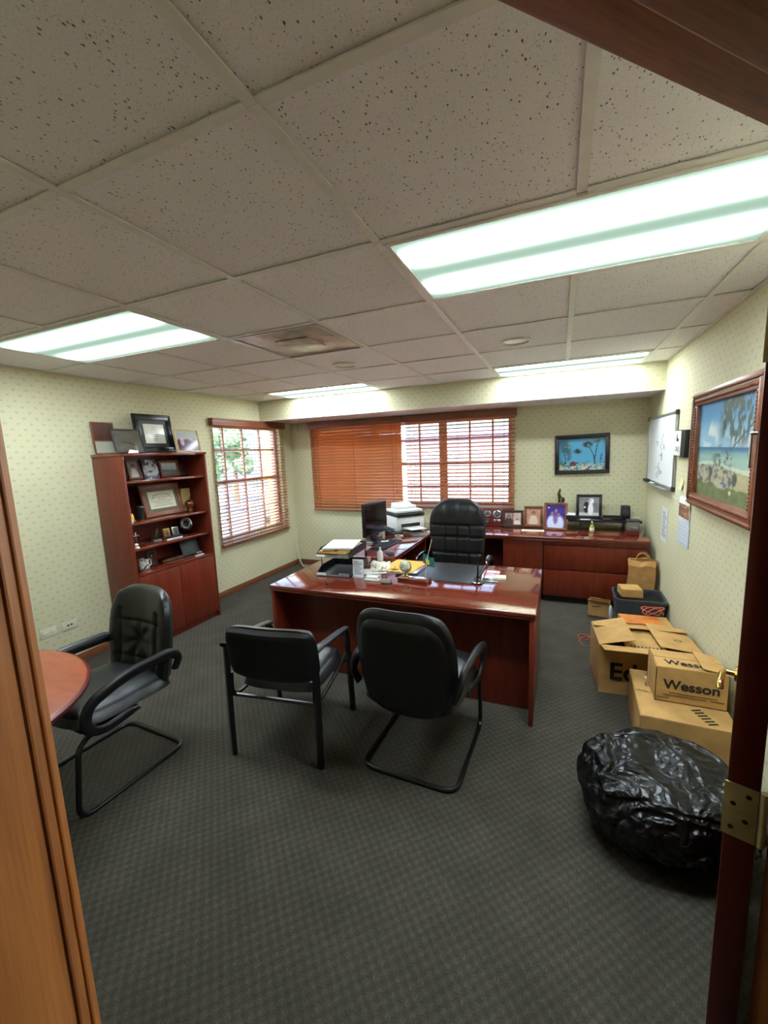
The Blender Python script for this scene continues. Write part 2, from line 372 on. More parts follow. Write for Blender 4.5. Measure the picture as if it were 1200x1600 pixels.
# ------------------------------------------------------------------ room shell
struct('floor', MB().box(-3.95, 2.6, -3.0, 5.54, -.12, 0), 'carpet', smooth=0)
ceil = struct('ceiling', MB().box(-3.95, 2.6, -3.0, 5.54, H+.03, H+.18), 'plaster', smooth=0)
WT = .15
mb = MB(); LW = (3.83, 5.11, .665, 2.115)
mb.box(XL-WT, XL, -3.0, LW[0], 0, H+.03); mb.box(XL-WT, XL, LW[1], YB+WT, 0, H+.03)
mb.box(XL-WT, XL, LW[0], LW[1], 0, LW[2]); mb.box(XL-WT, XL, LW[0], LW[1], LW[3], H+.03)
struct('wall_left', mb, 'wallpaper_y', smooth=0)
BW = (-3.37, -.55, .95, 2.10)
mb = MB()
mb.box(XL, BW[0], YB, YB+WT, 0, H+.03); mb.box(BW[1], XR+WT, YB, YB+WT, 0, H+.03)
mb.box(BW[0], BW[1], YB, YB+WT, 0, BW[2]); mb.box(BW[0], BW[1], YB, YB+WT, BW[3], H+.03)
struct('wall_back', mb, 'wallpaper_x', smooth=0)
struct('wall_right', MB().box(XR, XR+WT, 1.30, YB, 0, H+.03), 'wallpaper_y', smooth=0)
struct('wall_near', MB().box(XL, -1.5, YN-WT, YN, 0, H+.03), 'wallpaper_x', smooth=0)
sf = struct('wall_soffit', MB().box(XL, XR, YS, YB, ZS+.012, H), 'wallpaper_x', smooth=0)
struct('soffit_underside', MB().box(XL, XR, YS+.001, YB, ZS, ZS+.012), 'soffit_paint', sf, smooth=0)
# corridor side
struct('wall_corridor', MB().box(2.3, 2.45, -3.0, 3.2, 0, H+.03).box(-1.5, 2.3, -3.0, -2.85, 0, H+.03).box(XR+WT, 2.3, 3.05, 3.2, 0, H+.03).box(-1.65, -1.5, -3.0, YN-WT, 0, H+.03), 'plaster', smooth=0)
# diagonal wall with the doorway (local s along the wall, t into the room)
L0 = Vector((-.3105, .145, 0)); dang = math.atan2(.691, .6765); DW = .967; ZH = 2.07
DM = Matrix.Translation(L0) @ Matrix.Rotation(dang, 4, 'Z')     # local +X along the wall, local +Y into the room
mb = MB().box(-1.95, -.02, -.13, -.0, 0, H+.03).box(DW+.02, DW+.83, -.13, 0, 0, H+.03).box(-.02, DW+.02, -.13, 0, ZH+.02, H+.03)
struct('wall_doorway', mb, 'wallpaper_x', M=DM, smooth=0)
df = struct('trim_1', MB().box(-.02, 0, -.14, .004, 0, ZH, .002), 'oak', M=DM)                 # left jamb
struct('door_stop', MB().box(0, .012, -.14, -.045, 0, ZH-.012, .003), 'oak', df)
for yy in (-.012, -.030): struct('bead', MB().tube([(-.0002, yy, .002), (-.0002, yy, ZH-.002)], .002, 8), 'oak', df)
struct('bead', MB().tube([(.0118, -.062, .002), (.0118, -.062, ZH-.014)], .002, 8), 'oak', df)
struct('casing', MB().box(-.085, -.008, .0045, .02, 0, ZH+.08, .004).box(-.075, -.02, .02, .026, 0, ZH+.07, .003), 'oak', df)
struct('corridor_casing', MB().box(-.09, -.006, -.16, -.1405, 0, ZH+.08, .004), 'oak', df)
dr = struct('trim_2', MB().box(DW, DW+.02, -.14, .004, 0, ZH, .002), 'oak', M=DM)
struct('casing', MB().box(DW+.008, DW+.085, .0045, .02, 0, ZH+.08, .004), 'oak', dr)
dh = struct('trim_3', MB().box(-.02, DW+.02, -.14, .004, ZH, ZH+.02, .002), 'oak_h', M=DM)       # header
struct('door_stop', MB().box(0.012, DW, -.14, -.045, ZH-.012, ZH-.0005, .003), 'oak_h', dh)
struct('casing', MB().box(-.02, DW+.02, .0045, .02, ZH+.02, ZH+.08, .004), 'oak_h', dh)
# baseboards
def board(name, x0, x1, y0, y1): struct(name, MB().box(x0, x1, y0, y1, 0, .075, .004), 'base_wood')
board('baseboard_left', XL, XL+.014, YN, YB); board('baseboard_back', XL+.014, XR-.014, YB-.014, YB); board('baseboard_right', XR-.014, XR, 1.40, YB-.014)

# ceiling grid, tiles
cols = [(XL, GX-4*T)] + [(GX+i*T, GX+(i+1)*T) for i in range(-4, 2)] + [(GX+2*T, XR)]
rows = [(GY+j*T, GY+(j+1)*T) for j in range(-4, 5)] + [(GY+5*T, YS)]
lights = {(-4, 1), (-3, 1), (0, 1), (1, 1), (-4, 5), (-3, 5), (0, 5), (1, 5)}
vent = (-2, 2)
BAR = .030
tilecache = {}
def tile_mesh(wx, wy):
    k = (round(wx, 3), round(wy, 3))
    if k not in tilecache: tilecache[k] = MB().box(-wx/2, wx/2, -wy/2, wy/2, 0, .014, .004, 1).mesh('ceiling_tile', 'ceiling_tile', 0)
    return tilecache[k]
for ci, (x0, x1) in enumerate(cols):
    for rj, (y0, y1) in enumerate(rows):
        key = (ci-5, rj-4)
        if key in lights or key == vent: continue
        wx, wy = x1-x0-.012, y1-y0-.012
        if wx < .03 or wy < .03: continue
        link('ceiling_tile', tile_mesh(wx, wy), ceil, Matrix.Translation(((x0+x1)/2, (y0+y1)/2, H+.006+.002*rng.random())))
def bar(x0, x1, y0, y1):
    mb = MB().box(x0, x1, y0, y1, H, H+.005, .001, 1); return mb.build('grid_bar', 'white_paint', ceil)
for i in range(-4, 3):
    for rj, (y0, y1) in enumerate(rows):
        if (i, rj-4) in lights and (i-1, rj-4) in lights: continue
        bar(GX+i*T-BAR/2, GX+i*T+BAR/2, y0, y1)
for j in range(-4, 6):
    for (x0, x1) in cols:
        bar(x0+(BAR/2 if x0 > XL+.01 else 0), x1-(BAR/2 if x1 < XR-.01 else 0), GY+j*T-BAR/2, GY+j*T+BAR/2)
for nm, a in (('wall_angle', (XL, XL+.02, GY-4*T, YS)), ('wall_angle', (XR-.02, XR, 1.4, YS)), ('wall_angle', (XL+.02, XR-.02, YS-.02, YS))):
    MB().box(a[0], a[1], a[2], a[3], H-.001, H+.004, .001, 1).build(nm, 'white_paint', ceil)

# fluorescent panel lights
def panel(x0, y0, label, y1=None):
    y1 = y0+T if y1 is None else y1; w2, h2 = T, (y1-y0)/2
    t = thing('ceiling_light', label, 'ceiling light', (x0+T, (y0+y1)/2, H), 0, 'fluorescent ceiling panels')
    a, b = w2-BAR/2-.001, h2-BAR/2-.001
    MB().box(-a, a, -b, -b+.02, -.004, .02, .002).box(-a, a, b-.02, b, -.004, .02, .002).box(-a, -a+.02, -b+.02, b-.02, -.004, .02, .002).box(a-.02, a, -b+.02, b-.02, -.004, .02, .002).build('frame', 'white_paint', t)
    MB().box(-a+.0205, a-.0205, -b+.0205, b-.0205, .002, .006).build('diffuser', 'diffuser', t, smooth=0)
    MB().box(-a, a, -b, b, .021, .028).build('housing', 'white_paint', t)
panel(GX, GY+T, 'fluorescent ceiling panel light over the desk and cardboard boxes, close to the door')
panel(GX-4*T, GY+T, 'fluorescent ceiling panel light between the bookcase and the round table')
panel(GX, GY+5*T, 'fluorescent ceiling panel light against the wall drop above the file cabinet', YS)
panel(GX-4*T, GY+5*T, 'fluorescent ceiling panel light against the wall drop before the closed wooden blind', YS)
# vent panel
t = thing('air_vent', 'stained metal square air diffuser set in the ceiling grid', 'air vent', (GX-1.5*T, GY+2.5*T, H))
a = T/2-BAR/2-.001
MB().box(-a, a, -a, a, .002, .01, .002).build('panel', 'vent_metal', t)
MB().box(-a, a, -a, -a+.014, -.004, .002).box(-a, a, a-.014, a, -.004, .002).box(-a, -a+.014, -a+.014, a-.014, -.004, .002).box(a-.014, a, -a+.014, a-.014, -.004, .002).build('rim', 'aluminium', t)
MB().box(-.12, .12, -.12, .12, -.006, .0015, .003).build('centre_plate', 'vent_metal', t)
# round ceiling speakers / downlights
def downlight(x, y, label):
    t = thing('ceiling_downlight', label, 'ceiling light', (x, y, H+.004), 0, 'round recessed ceiling fittings')
    MB().lathe([(.105, .002), (.108, -.004), (.098, -.010), (.088, -.006), (.086, .0)], 32).build('trim_ring', 'white_plastic', t)
    MB().lathe([(0, -.0035), (.05, -.003), (.083, -.001), (.0855, .0015), (0, .0015)], 32).build('lens', 'aluminium', t)
downlight(-1.69, 3.235, 'round recessed ceiling fitting beside the metal air vent')
downlight(-.30, 3.205, 'round recessed ceiling fitting over the right side of the desk')

# ------------------------------------------------------------------ windows and blinds
# window_1 in the left wall, local: X along +y of the room, facing +x
def window(name, M, w, h, cols_, rails, muls, wide=()):
    o = struct(name, MB().box(-w/2, w/2, -.02, .06, 0, .045, .004).box(-w/2, w/2, -.02, .06, h-.045, h, .004).box(-w/2, -w/2+.045, -.02, .06, .045, h-.045, .004).box(w/2-.045, w/2, -.02, .06, .045, h-.045, .004), 'window_frame', M=M)
    for z, th in rails: MB().box(-w/2+.045, w/2-.045, .0, .045, z-th/2, z+th/2, .003).build('rail', 'window_frame', o)
    for x, th in muls: MB().box(x-th/2, x+th/2, .004, .04, .045, h-.045, .003).build('muntin', 'window_frame', o)
    xs = sorted([-w/2+.045]+[x for x, _ in muls]+[w/2-.045]); zs = sorted([.045]+[z for z, _ in rails]+[h-.045])
    for a, b in zip(xs, xs[1:]):
        for c, d in zip(zs, zs[1:]): MB().box(a+.004, b-.004, .020, .023, c+.004, d-.004).build('pane', 'pane_glass', o, smooth=0)
    return o
mat('window_frame', (206, 170, 150), .5, 0, .05)
lw, lh = LW[1]-LW[0], LW[3]-LW[2]; lc = (LW[0]+LW[1])/2
window('window_1', mm((XL-.09, lc, LW[2]), R(90)), lw, lh, 4, [(1.80-LW[2], .022), (1.39-LW[2], .05), (1.015-LW[2], .022)], [(4.085-lc, .022), (4.43-lc, .022), (4.775-lc, .022)])
bw, bh = BW[1]-BW[0], BW[3]-BW[2]; bc = (BW[0]+BW[1])/2
window('window_2', mm((bc, YB+.09, BW[2]), 0), bw, bh, 8, [(1.84-BW[2], .022), (1.526-BW[2], .045), (1.215-BW[2], .022)], [(-1.767-bc, .024), (-1.44-bc, .11), (-1.082-bc, .024), (-.79-bc, .024), (-2.1-bc, .024), (-2.43-bc, .11), (-2.75-bc, .024), (-3.07-bc, .024)])
def blind(label, M, w, ztop, zbot, m, tilt, pitch_, railm, slat_w=.05):
    # local: X along the wall, front -Y, z absolute
    t = thing('window_blind', label, 'window blind', M=M)
    MB().box(-w/2-.02, w/2+.02, -.062, -.048, ztop-.085, ztop, .004).box(-w/2-.02, -w/2-.008, -.048, 0, ztop-.085, ztop, .002).box(w/2+.008, w/2+.02, -.048, 0, ztop-.085, ztop, .002).box(-w/2-.02, w/2+.02, -.068, -.062, ztop-.02, ztop, .002).box(-w/2-.02, w/2+.02, -.068, -.062, ztop-.085, ztop-.07, .002).build('valance', railm, t)
    MB().box(-w/2, w/2, -.046, -.004, ztop-.06, ztop-.012, .003).build('head_rail', railm, t)
    sm_ = MB().box(-w/2, w/2, -slat_w/2, slat_w/2, -.0013, .0013, .001, 1).mesh('slat', m, 0)
    z = ztop-.085; n = int((z-zbot+.01)/pitch_)
    for i in range(n):
        zz = zbot+.035+i*pitch_
        link('slat', sm_, t, mm((0, -.028, zz), 0, tilt+R(rng.uniform(-1.2, 1.2)), R(rng.uniform(-.12, .12))))
    MB().box(-w/2, w/2, -.053, -.003, zbot, zbot+.016, .004).build('bottom_rail', railm, t)
    for x in (-w/2+.13, 0, w/2-.13):
        MB().tube([(x, -.055, zbot+.01), (x, -.055, ztop-.06)], .0016, 5).tube([(x, -.001, zbot+.01), (x, -.001, ztop-.06)], .0016, 5).build('ladder_cord', 'cord_brown', t)
    for x, zl in ((-w/2+.07, zbot+.33), (-w/2+.085, zbot+.2), (w/2-.07, zbot+.28)):
        MB().tube([(x, -.069, ztop-.07), (x, -.069, zl+.03)], .0012, 5).lathe([(0, .03), (.004, .028), (.008, 0), (.006, -.004), (0, -.005)], 10, (x, -.069, zl)).build('pull_cord', 'cord_brown', t)
    return t
mat('cord_brown', (92, 62, 48), .8); wood('valance_wood', (118, 66, 44), (148, 88, 60), .4, (1, 8, 8), 3); 
blind('open wooden slat blind over the window beside the bookcase', mm((XL+.004, 4.47, 0), R(90)), 1.36, 2.175, .612, 'slat_wood', R(10), .0436, 'valance_wood')
blind('closed orange brown wooden blind on the back wall window', mm((-2.705, YB-.004, 0)), 1.445, 2.165, .868, 'slat_wood', R(60), .0425, 'valance_wood')
blind('open wooden blind on the back wall window above the black desk chair', mm((-1.215, YB-.004, 0)), 1.42, 2.165, .935, 'slat_wood', R(19), .0475, 'valance_wood')
# ------------------------------------------------------------------ desk, return, credenza
DZ = .73
def reeded(mb, x0, x1, y0, y1):
    mb.box(x0, x1, y0, y1, DZ-.026, DZ, .006, 3)
    mb.box(x0+.008, x1-.008, y0+.008, y1-.008, DZ-.033, DZ-.0255, .002)
    mb.box(x0+.004, x1-.004, y0+.004, y1-.004, DZ-.042, DZ-.0325, .003)
    return mb
t = thing('executive_desk', 'large glossy cherry desk with recessed front panel', 'desk', (-1.068, 2.95, 0))
reeded(MB(), -.962, .962, -.49, .49).build('desktop', 'cherry', t)
for x0 in (-.952, .924): MB().box(x0, x0+.028, -.478, .478, 0, DZ-.042, .003).build('side_panel', 'cherry_v', t)
MB().box(-.924, .924, -.31, -.29, .004, DZ-.042, .002).build('modesty_panel', 'cherry_v', t)
MB().box(-.924, -.50, -.20, .47, .06, DZ-.043, .003).build('pedestal', 'cherry_v', t)
t = thing('desk_return', 'cherry side return joining the desk to the rear worktop', 'desk', (-1.715, 4.07, 0))
reeded(MB(), -.325, .325, -.628, .628).build('top', 'cherry_y', t)
MB().box(-.315, -.287, -.62, .62, 0, DZ-.042, .003).build('back_panel', 'cherry_v', t)
MB().box(-.287, .25, .59, .615, 0, DZ-.042, .003).build('end_panel', 'cherry_v', t)
t = thing('rear_worktop', 'long cherry worktop running along the back wall under the window', 'worktop', (-.595, 5.035, 0))
reeded(MB(), -1.445, 1.445, -.335, .325).build('top', 'cherry', t)
MB().box(-1.435, -1.407, -.325, .315, 0, DZ-.042, .003).build('end_panel', 'cherry_v', t)
MB().box(-1.407, .02, .29, .31, 0, DZ-.042, .002).build('back_panel', 'cherry_v', t)
def cabinet(name, label, x0, x1, fronts, doors):
    t = thing(name, label, 'cabinet', ((x0+x1)/2, 5.03, 0)); a = (x1-x0)/2
    MB().box(-a, a, -.288, .28, .07, DZ-.0425, .002).build('body', 'cherry_v', t)
    MB().box(-a+.01, a-.01, -.25, .28, 0, .0695).build('plinth', 'black_plastic', t)
    for z0, z1 in fronts: MB().box(-a+.006, a-.006, -.308, -.2885, z0, z1, .004).build('drawer_front' if not doors else 'door', 'cherry_v', t)
    return t
t = cabinet('lateral_file_cabinet', 'wide cherry file cabinet with two drawers under the worktop', -.14, .84, [(.075, .365), (.375, .635)], False)
MB().box(-.484, .484, -.306, -.2885, .645, .684, .003).build('top_rail', 'cherry_v', t)
MB().box(.0, .09, -.3095, -.3082, .082, .1, .0005).build('label_plate', 'silver', t)
cabinet('pedestal_cabinet', 'narrow cherry pedestal cabinet with one plain door beside the kneehole', -.57, -.145, [(.075, .684)], True)

# ------------------------------------------------------------------ bookcase
BX, BY0, BY1, BZ = -3.40, 2.385, 3.295, 1.775
t = thing('bookcase', 'tall cherry bookcase with open shelves over two cupboard doors', 'bookcase', (-3.593, (BY0+BY1)/2, 0), R(90))
hw = (BY1-BY0)/2                        # local: X along room +y, front -Y = room +x
for s in (-1, 1): MB().box(min(s*hw, s*(hw-.022)), max(s*hw, s*(hw-.022)), -.193, .19, 0, BZ-.024, .002).build('side_panel', 'cherry_v', t)
MB().box(-hw-.008, hw+.008, -.2, .192, BZ-.0235, BZ, .003).build('top', 'cherry_y', t)
MB().box(-hw+.022, hw-.022, .178, .19, .01, BZ-.024).build('back_panel', 'cherry_v', t)
SH = [1.535, 1.165, .935]; DECK = .705
for z in SH: MB().box(-hw+.0225, hw-.0225, -.17, .177, z-.022, z, .002).build('shelf', 'cherry_y', t)
MB().box(-hw+.0225, hw-.0225, -.19, .177, DECK-.022, DECK, .002).build('deck', 'cherry_y', t)
MB().box(-hw+.0225, hw-.0225, -.17, .17, .0, .06, .002).build('plinth', 'cherry_v', t)
for x0, x1 in ((-hw+.024, -.0025), (.0025, hw-.024)): MB().box(x0, x1, -.193, -.175, .065, DECK-.024, .002).build('door', 'cherry_v', t)

# ------------------------------------------------------------------ round table
t = thing('round_table', 'round wooden meeting table with red edged orange top', 'table', (-2.349, .636, 0))
MB().lathe([(0, .70), (.565, .70), (.585, .704), (.592, .715), (.585, .727), (.575, .73), (0, .73)], 72).build('tabletop', 'table_wood', t, smooth=50)
MB().lathe([(.5895, .703), (.5965, .708), (.5965, .722), (.5895, .727)], 72).build('edge_band', 'maroon', t, smooth=50)
MB().lathe([(.05, .06), (.045, .3), (.05, .64), (.16, .695), (0, .699)], 28).build('pedestal', 'black_metal', t)
for k in range(4):
    a = R(45+90*k); MB().tube([(.03*math.cos(a), .03*math.sin(a), .07), (.22*math.cos(a), .22*math.sin(a), .05), (.30*math.cos(a), .30*math.sin(a), .02)], [.03, .026, .02], 10).build('foot', 'black_metal', t)

# ------------------------------------------------------------------ chairs
def crease(px, pz, rs):
    return 0
def cantilever(label, loc, rz, tuft):
    t = thing('cantilever_chair', label, 'chair', loc, rz, 'black leather cantilever chairs')
    # tube frame (front is +Y)
    w = .262
    path = [(-w, -.05, .405), (-w, .245, .395), (-w, .29, .012), (-w, -.30, .012), (w, -.30, .012), (w, .29, .012), (w, .245, .395), (w, -.05, .405)]
    MB().tube(fillet(path, .075, 7), .0125, 10).build('sled_frame', 'black_metal', t)
    MB().box(-.20, .20, -.18, .20, .385, .402, .004).build('seat_plate', 'black_plastic', t)
    for s in (-1, 1): MB().box(min(s*.2, s*.275), max(s*.2, s*.275), -.06, .18, .388, .40, .003).build('bracket', 'black_metal', t)
    # seat: cushion laid flat
    def se(px, pz): return .012*math.cos(px*5)-.010*math.exp(-(pz/.05)**2)*.3
    MB().cushion(.268, .29, .075, .022, .5, 26, 26, 4.5, lambda x, z: .018*(z/.26)**2 if z < 0 else -.02*(z/.26)**3, se, Matrix.Translation((0, -.02, .426)) @ Matrix.Rotation(R(-90), 4, 'X')).build('seat', 'leather', t)
    # back: front face towards +Y
    def W(z): return .272-.030*max(0, z)**2-.006*max(0, -z)
    def wr(px, pz):
        e = 0
        if tuft:
            for bx, bz in ((0, -.02),):
                d = math.hypot((px-bx), (pz-bz)); e -= .022*math.exp(-(d/.035)**2); a = math.atan2(pz-bz, px-bx)
                e += .006*math.sin(a*7)*math.exp(-((d-.08)/.05)**2)
            for zz in (.09, -.13): e -= .010*math.exp(-((pz-zz)/.012)**2)*(abs(px) < .2)
            for xx in (-.165, .165): e -= .016*math.exp(-((abs(px-xx)-.0)/.014)**2)*(pz < .17)
            e += .005*noise.noise((px*14, pz*5, 1))
        return e
    bnd = lambda x, z: .055*(x/.26)**2*-1
    MBk = Matrix.Translation((0, -.325, .650)) @ Matrix.Rotation(R(180), 4, 'Z') @ Matrix.Rotation(R(-9), 4, 'X')
    MB().cushion(W, .305, .06, .03, .62, 44, 48, 5, bnd, wr, MBk).build('backrest', 'leather', t)
    def Ws(z): return .238-.03*max(0, z)**2
    MB().cushion(Ws, .262, .004, .026, .55, 24, 24, 7, lambda x, z: bnd(x, z)+.024, None, MBk).build('back_shell', 'black_plastic', t)
    for x in (-.1, .1): MB().tube(fillet([(x, -.17, .39), (x, -.27, .40), (x, -.318, .47)], .05), .016, 8).build('back_support', 'black_metal', t)
    for s in (-1, 1):
        x = s*.292
        pth = fillet([(s*.262, -.29, .50), (x, -.305, .575), (x, -.25, .622), (x+s*.01, .02, .625), (x+s*.008, .205, .565), (x, .225, .45), (x-s*.012, .14, .392), (x-s*.03, -.02, .40)], .09, 6)
        n = len(pth); rad = [.024+.010*math.sin(math.pi*min(1, max(0, (i/n-.1)/.7))) for i in range(n)]
        MB().tube(pth, rad, 12, flat=.62).build('armrest', 'black_plastic', t)
    return t
cantilever('black leather cantilever chair with plain back standing at the front of the desk', (-.69, 2.115, 0), R(-2), False)
cantilever('black tufted leather cantilever chair pushed up to the round table', (-2.325, 1.325, 0), R(177), True)

t = thing('side_chair', 'low backed black armchair on four straight legs before the desk', 'chair', (-1.475, 1.957, 0), R(8))
for s in (-1, 1):
    x = s*.272
    MB().tube([(x, -.268, 0), (x, -.262, .35), (x, -.255, .665)], .0155, 4, flat=1.35, upv=(1, 0, 0)).build('leg', 'black_metal', t)
    MB().tube(fillet([(x, .268, 0), (x, .238, .40), (x, .215, .585), (x, .17, .597)], .03), .0155, 4, flat=1.3, upv=(1, 0, 0)).build('leg', 'black_metal', t)
    MB().tube(fillet([(x, -.275, .672), (x, -.2, .672), (x, .12, .622), (x, .215, .60)], .05), .026, 12, flat=.5).build('armrest', 'black_plastic', t)
    MB().tube(fillet([(x-s*.016, -.25, .50), (x-s*.020, -.262, .365), (x-s*.022, -.16, .345), (x-s*.022, .10, .375), (x-s*.018, .225, .42)], .05), .011, 8).build('side_rail', 'black_metal', t)
MB().cushion(.245, .245, .075, .02, .45, 24, 24, 5, None, None, Matrix.Translation((0, .02, .405)) @ Matrix.Rotation(R(-90), 4, 'X')).build('seat', 'leather', t)
MBk = Matrix.Translation((.02, -.285, .645)) @ Matrix.Rotation(R(180), 4, 'Z') @ Matrix.Rotation(R(-8), 4, 'X')
MB().cushion(.272, .16, .055, .01, .5, 30, 20, 6, lambda x, z: -.03*(x/.26)**2, None, MBk).build('backrest', 'leather', t)
MB().cushion(.278, .155, .0, .028, .45, 30, 20, 9, lambda x, z: -.03*(x/.26)**2+.012, None, MBk).build('back_shell', 'black_plastic', t)
for y, z in ((-.24, .36), (.215, .375)): MB().tube([(-.27, y, z), (.27, y, z)], .011, 8).build('cross_bar', 'black_metal', t)

# executive chair behind the desk, front +Y local, turned to face the room
t = thing('executive_chair', 'high backed black leather swivel chair with quilted back behind the desk', 'chair', (-.905, 3.70, 0), R(180))
def q(px, pz):
    e = 0
    cz = pz                                            # centre of back is z=.86
    for zz in (.115, 0.0, -.155):
        e -= .015*math.exp(-((cz-zz)/.011)**2)
    top = 1.0 if cz < .115 else .35
    for xx in (-.118, 0, .118): e -= .014*math.exp(-((px-xx)/.011)**2)*top
    return e
def We(z): return .272+.012*math.sin(z*2)-.035*max(0, z-.3)**2
MBk = Matrix.Translation((0, -.27, .855)) @ Matrix.Rotation(R(180), 4, 'Z') @ Matrix.Rotation(R(-5), 4, 'X')
MB().cushion(We, .368, .075, .05, .75, 72, 84, 6, lambda x, z: -.05*(x/.27)**2, q, MBk).build('backrest', 'leather', t)
MB().cushion(.27, .26, .07, .03, .5, 26, 26, 5, None, None, Matrix.Translation((0, .0, .47)) @ Matrix.Rotation(R(-90), 4, 'X')).build('seat', 'leather', t)
for s in (-1, 1):
    x = s*.325
    pth = fillet([(s*.255, -.19, .44), (x, -.23, .52), (x, -.27, .66), (x, -.14, .70), (x, .06, .69), (x, .13, .60), (s*.28, .10, .435)], .08, 6)
    MB().tube(pth, .026, 12, flat=.7).build('armrest', 'black_gloss' if 'black_gloss' in MATS else 'black_metal', t)
MB().cyl((0, 0, .12), (0, 0, .36), .028).cyl((0, 0, .30), (0, 0, .435), .02).box(-.12, .12, -.12, .12, .425, .444, .006).build('gas_lift', 'black_metal', t)
for k in range(5):
    a = R(18+72*k); c, s_ = math.cos(a), math.sin(a)
    MB().tube([(.02*c, .02*s_, .12), (.16*c, .16*s_, .105), (.29*c, .29*s_, .085)], [.03, .024, .017], 8).build('base_arm', 'black_plastic', t)
    MB().cyl((.29*c-.022*s_, .29*s_+.022*c, .03), (.29*c+.022*s_, .29*s_-.022*c, .03), .03, n=16).cyl((.29*c, .29*s_, .045), (.29*c, .29*s_, .085), .008, n=8).build('caster', 'black_plastic', t)
MB().tube([(0, -.10, .43), (0, -.24, .46), (0, -.31, .60)], .02, 8, flat=.5).build('back_support', 'black_metal', t)
# ------------------------------------------------------------------ things on the desk and return
def flat_sheet(name, label, cat, x, y, z, w, d, rz, m, th=.002, group=None, curl=0):
    mb = MB().grid(lambda u, v: ((u-.5)*w, (v-.5)*d, th+curl*((u-.5)**2+(v-.3)**2)*.1), 8, 8)
    mb.bm.verts.ensure_lookup_table()
    r = bmesh.ops.extrude_face_region(mb.bm, geom=mb.bm.faces[:]); 
    for v in r['geom']:
        if isinstance(v, bmesh.types.BMVert): v.co.z -= th
    bmesh.ops.recalc_face_normals(mb.bm, faces=mb.bm.faces[:])
    return tag(mb.build(name, m, None, mm((x, y, z), R(rz)), 30), label, cat, group)
# letter tray, two tiers (front faces -Y)
t = thing('letter_tray', 'black two tier letter tray holding folders on the desk', 'letter tray', (-1.665, 2.975, DZ+.001), R(4))
for k in range(2):
    z = .004+.150*k; mb = MB()
    w_, d_ = .145, .19
    mb.box(-w_, w_, -d_, d_, z, z+.004, .001)
    for s in (-1, 1): mb.prism([(-d_, z), (d_, z), (d_, z+.062), (-d_+.09, z+.062), (-d_+.02, z+.028), (-d_, z+.026)], -.0015, .0015, Matrix.Translation((s*w_, 0, 0)) @ Matrix.Rotation(R(90), 4, 'Z') @ UPRIGHT)
    mb.box(-w_, w_, d_-.003, d_, z, z+.062)
    tr = mb.build('tray', 'black_plastic', t)
    MB().box(-w_, -.05, -d_-.003, -d_, z, z+.028, .001).box(.05, w_, -d_-.003, -d_, z, z+.028, .001).box(-.05, .05, -d_-.003, -d_, z, z+.012, .001).build('front_lip', 'grey_plastic', tr)
    MB().box(-w_+.005, -.06, -d_-.0045, -d_-.0031, z+.006, z+.024).build('label_holder', 'paper', tr)
for sx in (-.14, .14):
    for sy in (-.10, .18): MB().cyl((sx, sy, .004), (sx, sy, .156), .004, n=8).build('post', 'black_plastic', t)
TX, TY, TZ = -1.665, 2.975, DZ+.1605
for i, (nm, lb, ct, w_, d_, th, m, dx, dy, rz) in enumerate((
    ('paper_stack', 'stack of grey papers at the bottom of the upper tray', 'papers', .22, .31, .020, 'grey_paper', 0, 0, 1),
    ('envelope', 'yellow padded envelope in the upper letter tray', 'envelope', .25, .33, .014, 'yellow_env', -.002, -.003, -1),
    ('folder', 'worn manila folder lying on the yellow tray envelope', 'folder', .25, .34, .008, 'manila', .0, .005, 2),
    ('folder', 'brown folder bound with a black band near the top of the tray', 'folder', .225, .33, .012, 'folder_brown', .006, .0, 7),
    ('paper_stack', 'loose white papers topping the letter tray pile', 'papers', .25, .33, .010, 'paper', .005, .005, 10))):
    if m == 'grey_paper': mat('grey_paper', (150, 150, 146), .8)
    if m == 'folder_brown': mat('folder_brown', (176, 156, 128), .8)
    mb = MB(); n = max(2, int(th/.003)); 
    for k in range(n): j = rng.uniform(-.004, .004); mb.box(-w_/2+j, w_/2+j, -d_/2-j, d_/2-j, k*th/n+.0002, (k+1)*th/n, 0, 1, Matrix.Rotation(R(rng.uniform(-1.5, 1.5)), 4, 'Z'))
    o = tag(mb.build(nm, m, None, mm((TX+dx, TY+dy, TZ), R(4+rz)), 0), lb, ct)
    if i == 3: MB().box(-.014, .014, -d_/2-.002, d_/2+.002, -.0005, th+.0012).build('band', 'black_plastic', o)
    TZ += th+.001
# acrylic sign with printed card
t = thing('sign_holder', 'clear upright holder with printed card beside the letter tray', 'sign', (-1.452, 2.845, DZ), R(2))
def lines(U, V):
    c = np.ones(U.shape+(3,))*[222, 224, 224]; row = np.floor(V*13); ink = ((V*13) % 1 > .4) & (U > .12) & (U < .55+.35*np.abs(np.sin(row*2.3))) & (V > .08) & (V < .93)
    c[ink] = [150, 156, 164]; return c
MB().box(-.047, .047, -.003, .003, .001, .142, .001).box(-.047, .047, -.02, .03, 0, .003, .001).build('stand', 'clear', t)
picture('card', lines, .088, .134, 24, 60, 'print', t, mm((0, -.0035, .004)))
